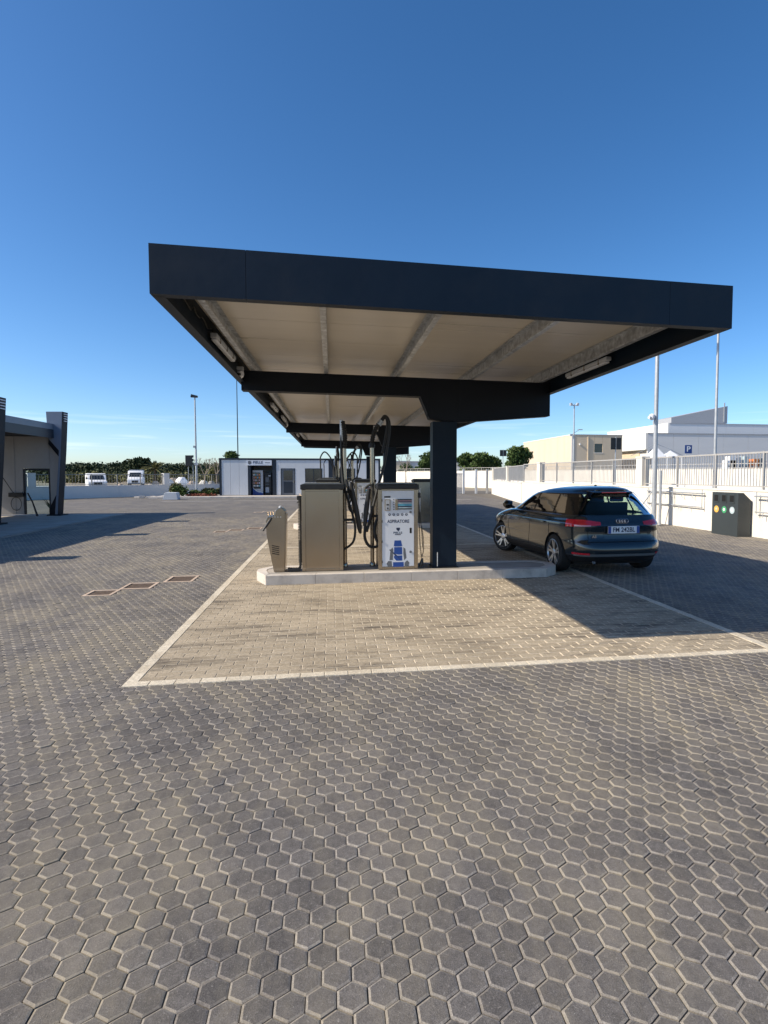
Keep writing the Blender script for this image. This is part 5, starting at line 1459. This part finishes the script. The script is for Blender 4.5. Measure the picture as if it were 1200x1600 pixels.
def tree(u, vtop, Y, width, lab, m='leaf', seed=1, trunkv=None, grp=None, cnt=4200, lsize=.2, name='tree', nb=17):
    p = at(u, vtop, Y); h = p.z
    t = empty(name, (p.x, Y, 0), lab, 'tree', grp)
    rr = random.Random(seed); bl = []
    for i in range(nb):
        a = rr.uniform(0, 2*PI); q = rr.uniform(0, .62)*width/2; z = h*rr.uniform(.50, .90); r = width*rr.uniform(.08, .24)
        bl.append(((q*math.cos(a), q*math.sin(a)*.8, z), (r, r, r*.75)))
    bl.append(((0, 0, h-width*.2), (width*.28, width*.28, width*.2)))
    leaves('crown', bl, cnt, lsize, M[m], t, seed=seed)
    w = MB(); w.tube([(0, 0, 0), (.05, 0, h*.3), (-.03, 0, h*.6), (0, 0, h*.8)], [.22, .17, .11, .04], 8)
    for i in range(6):
        a = 2*PI*i/6+rr.uniform(-.3, .3); z0 = h*rr.uniform(.3, .5)
        w.tube([(0, 0, z0), (math.cos(a)*width*.2, math.sin(a)*width*.2, z0+h*.18), (math.cos(a)*width*.34, math.sin(a)*width*.3, z0+h*.3)], [.09, .06, .02], 6)
    w.build('trunk', M['bark'], t, smooth=True)
    return t
G2 = 'trees beyond the gate'
tree(729, 709, 88, 4.6, 'small round green tree directly right of the near column', seed=5, grp=G2)
tree(754, 707, 84, 4.6, 'green tree with two humps between its neighbours', seed=6, grp=G2)
tree(812, 698, 74, 5.2, 'largest green tree beside the beige warehouse', seed=7, grp=G2, cnt=7000)
tree(770, 713, 92, 4.2, 'lowest green tree behind the gate', seed=8, grp=G2)
tree(669, 706, 93, 4.4, 'green tree seen just left of the near column', seed=9, grp=G2)
tree(216, 717, 178, 10.5, 'broad umbrella pine rising above the treeline', 'pine', 10, cnt=6000, lsize=.45)
tree(339, 728, 74, 4.2, 'yellowish olive tree left of the office', 'olive', 12, cnt=3500, lsize=.18)
# hedge between the columns
bl = [((at(u, 731, 98).x, 98+rnd.uniform(-.3, .3), 2.0+rnd.uniform(0, 1.0)), (.9, .7, .9)) for u in range(626, 682, 5)]
t = empty('hedge', (0, 0, 0), 'clipped green hedge behind the far white wall', 'hedge')
leaves('foliage', bl, 5000, .14, M['leaf'], t, seed=13)
def palm(u, vtop, Y, lab, seed, spread, m='frond', nf=26):
    p = at(u, vtop, Y); h = p.z
    t = empty('palm_tree', (p.x, Y, 0), lab, 'palm tree')
    w = MB(); w.tube([(0, 0, 0), (0, 0, h-spread*.35)], [.3, .22], 10); w.build('trunk', M['bark'], t, smooth=True)
    rr = random.Random(seed); hz = h-spread*.4; w = MB()
    for i in range(nf):
        a = rr.uniform(0, 2*PI); el = rr.uniform(-.25, 1.35); L = spread*rr.uniform(.75, 1.05)
        prev = []
        for k in range(7):
            f = k/6; hor = L*f*math.cos(el*(1-.2*f)); z = hz+L*f*math.sin(el)-L*.45*f*f
            wd = .20*math.sin(PI*min(1, f*.9+.1))
            c = (math.cos(a)*hor, math.sin(a)*hor)
            prev.append(((c[0]-math.sin(a)*wd, c[1]+math.cos(a)*wd, z-.05), (c[0], c[1], z), (c[0]+math.sin(a)*wd, c[1]-math.cos(a)*wd, z-.05)))
        o = len(w.v)
        for tr in prev: w.v += list(tr)
        for k in range(6):
            if True:
                w.f.append((o+k*3, o+k*3+1, o+k*3+4, o+k*3+3)); w.m.append(0); w.f.append((o+k*3+1, o+k*3+2, o+k*3+5, o+k*3+4)); w.m.append(0)
    o = w.build('fronds', M[m], t, fix=False)
    a_ = o.data.attributes.new('tone', 'FLOAT', 'FACE'); a_.data.foreach_set('value', [rr.random() for _ in o.data.polygons])
    return t
tree(361, 705, 62, 2.6, 'round green treetop rising behind the office roof', 'leaf', 21, cnt=3000, lsize=.13)
palm(242, 723, 120, 'pale olive palm in the waste ground beyond the left wall', 22, 3.2, 'olive', 40)
def bare(u, vtop, Y, lab, seed):
    p = at(u, vtop, Y); h = p.z
    t = empty('bare_tree', (p.x, Y, 0), lab, 'tree'); rr = random.Random(seed); w = MB()
    def br(pt_, d, L, r, dep):
        q = pt_+d*L; w.tube([pt_, pt_.lerp(q, .5)+Vector((rr.uniform(-.05, .05), 0, 0))*L, q], [r, r*.8, r*.6], 5)
        if dep:
            for _ in range(3):
                nd = (d+Vector((rr.uniform(-.7, .7), rr.uniform(-.7, .7), rr.uniform(-.1, .5)))).normalized(); br(q, nd, L*.62, r*.55, dep-1)
    br(Vector((0, 0, 0)), Vector((0, 0, 1)), h*.42, .12, 4)
    w.build('branches', M['barkpale'], t)
bare(320, 713, 66, 'leafless tree beside the lamp post at the left', 31)
bare(338, 714, 70, 'leafless tree just left of the office', 34)
bare(634, 708, 84, 'leafless tree seen between the canopy columns', 33)
# planting bed beside the office
def bush(x, y, w_, h_, lab, m, seed, cat='shrub'):
    t = empty('shrub', (x, y, .12), lab, cat, 'shrubs in the bed beside the office')
    rr = random.Random(seed)
    leaves('foliage', [((rr.uniform(-w_/3, w_/3), rr.uniform(-.2, .2), h_*rr.uniform(.35, .7)), (w_*.3, w_*.3, h_*.4)) for _ in range(5)], 900, .10, M[m], t, seed=seed)
    MB().tube([(0, 0, 0), (0, 0, h_*.5)], .03, 6).build('stem', M['bark'], t)
bush(-11.9, 45.6, 1.1, 1.0, 'grey-green shrub left of the lamp post', 'olive', 41)
bush(-11.35, 45.3, 1.0, .8, 'dark green shrub at the foot of the lamp post', 'leaf', 42)
for i, (x, y) in enumerate(((-10.3, 45.6), (-9.8, 46.2), (-9.3, 45.5), (-9.0, 46.4))):
    bush(x, y, .8, .42+.1*(i % 2), f"{['first', 'second', 'third', 'fourth'][i]} low plant counted from the lamp post towards the office", 'olive' if i % 2 else 'leaf', 50+i)
bl = [((x, 45.3+rnd.uniform(-.3, .3), .2), (.4, .3, .12)) for x in np.arange(-10.6, -8.8, .3)]
o = leaves('flower_bed', bl, 1200, .07, M['red'], seed=60); tag(o, 'reddish ground cover in the bed beside the office', kind='stuff')
w = MB(); w.prism([(-.52, 0), (.45, 0), (.48, .02), (.40, .50), (-.34, .52), (-.42, .40)], 'y', 0, .8)
o = w.build('concrete_block', M['whitesheet'], None, bevel=.02); o.location = (-11.15, 41.6, 0); tag(o, 'pale concrete block at the corner of the office pavement', 'concrete block')
for i in range(9):
    x = -14.6+i*.42; w = MB(); w.box(0, .36, 0, .16, 0, .14+.03*(i % 2))
    o = w.build('edge_stone', M['limestone'], None, bevel=.01); o.location = (x+rnd.uniform(-.03, .03), 44.9-.1*i+rnd.uniform(-.1, .1), 0); o.rotation_euler = (0, 0, rnd.uniform(-.2, .2))
    tag(o, f"{['leftmost', 'second', 'third', 'fourth', 'middle', 'sixth', 'seventh', 'eighth', 'rightmost'][i]} pale edging stone in the row left of the office pavement", 'stone', 'edging stones left of the office pavement')
# plant and rubble
def agave(x, y, h_, lab):
    t = empty('agave_plant', (x, y, 0), lab, 'plant'); w = MB(); rr = random.Random(7)
    for i in range(14):
        a = rr.uniform(0, 2*PI); el = rr.uniform(.8, 1.45); L = h_*rr.uniform(.6, 1)
        c, s_ = math.cos(a), math.sin(a); wd = .05
        pts = [(0, 0), (.5, .5), (1, 1)]
        p0 = Vector((0, 0, .02)); p1 = Vector((c*math.cos(el)*L*.5, s_*math.cos(el)*L*.5, L*.55*math.sin(el))); p2 = Vector((c*math.cos(el)*L*1.1, s_*math.cos(el)*L*1.1, L*math.sin(el)))
        n_ = Vector((-s_, c, 0))*wd
        w.add([p0-n_*.6, p0+n_*.6, p1+n_, p1-n_, p2], [(0, 1, 2, 3), (3, 2, 4)])
    o = w.build('leaves', M['frond'], t, fix=False)
    a_ = o.data.attributes.new('tone', 'FLOAT', 'FACE'); a_.data.foreach_set('value', [rr.random() for _ in o.data.polygons])
agave(-12.25, 27.3, 1.15, 'green spiky plant seen through the wash bay glazing')
heap = [(176, 735, 'white'), (277, 752, 'limestone'), (283, 748, 'limestone'), (250, 750, 'concrete')]
rub = [(263, 749, 95, 1.0, 'plaster'), (272, 747, 100, 1.2, 'barkpale'), (284, 746, 96, 1.1, 'white'), (243, 752, 90, .6, 'kerbtan'), (300, 752, 88, .7, 'kerbtan'), (318, 751, 86, .8, 'plaster'), (330, 752, 86, .6, 'concrete'), (188, 757, 80, .5, 'kerbtan'), (236, 756, 85, .5, 'concrete')]
LBR = ['white masonry block standing right of the second pillar', 'brown masonry block beside the white one', 'tall white block farther right in the rubble', 'tan rubble heap near the second van', 'tan rubble heap under the signal box',
       'white rubble heap behind the lamp post', 'grey rubble heap left of the office', 'tan rubble heap between the two vans', 'grey rubble heap before the pale palm']
for i, (u, v, Y, s_, m) in enumerate(rub):
    p = at(u, v, Y); rr = random.Random(i); w = MB()
    k = 12; pts = []
    ring = lambda z, r: [(math.cos(2*PI*q/k)*r*rr.uniform(.8, 1.2)*1.3, math.sin(2*PI*q/k)*r*rr.uniform(.8, 1.2), z) for q in range(k)]
    z2 = max(.5, p.z+.05); s_ *= .75
    w.v = ring(0, s_)+ring(z2*.6, s_*.8)+ring(z2, s_*.4)
    for a in range(2):
        for q in range(k): w.f.append((a*k+q, a*k+(q+1) % k, (a+1)*k+(q+1) % k, (a+1)*k+q)); w.m.append(0)
    w.f.append(tuple(2*k+q for q in range(k))); w.m.append(0)
    o = w.build('rubble_heap', M[m], None); o.location = (p.x, Y, 0); tag(o, LBR[i], 'rubble')
g = MB(); g.add([(-60, 84, -.03), (12, 84, -.03), (12, 98, -.03), (-75, 98, -.03)], [(0, 1, 2, 3)])
tag(g.build('dirt_track', M['plaster2']), 'pale dusty track beyond the left wall', kind='structure')
g = MB(); g.add([(4, 51.5, -.02), (110, 51.5, -.02), (110, 57, -.02), (4, 57, -.02)], [(0, 1, 2, 3)])
g.add([(12.3, 5, -.03), (60, 5, -.03), (110, 110, -.03), (15.2, 51.4, -.03)], [(0, 1, 2, 3)])
tag(g.build('road', M['asphalt']), 'asphalt road outside the right boundary', kind='structure')
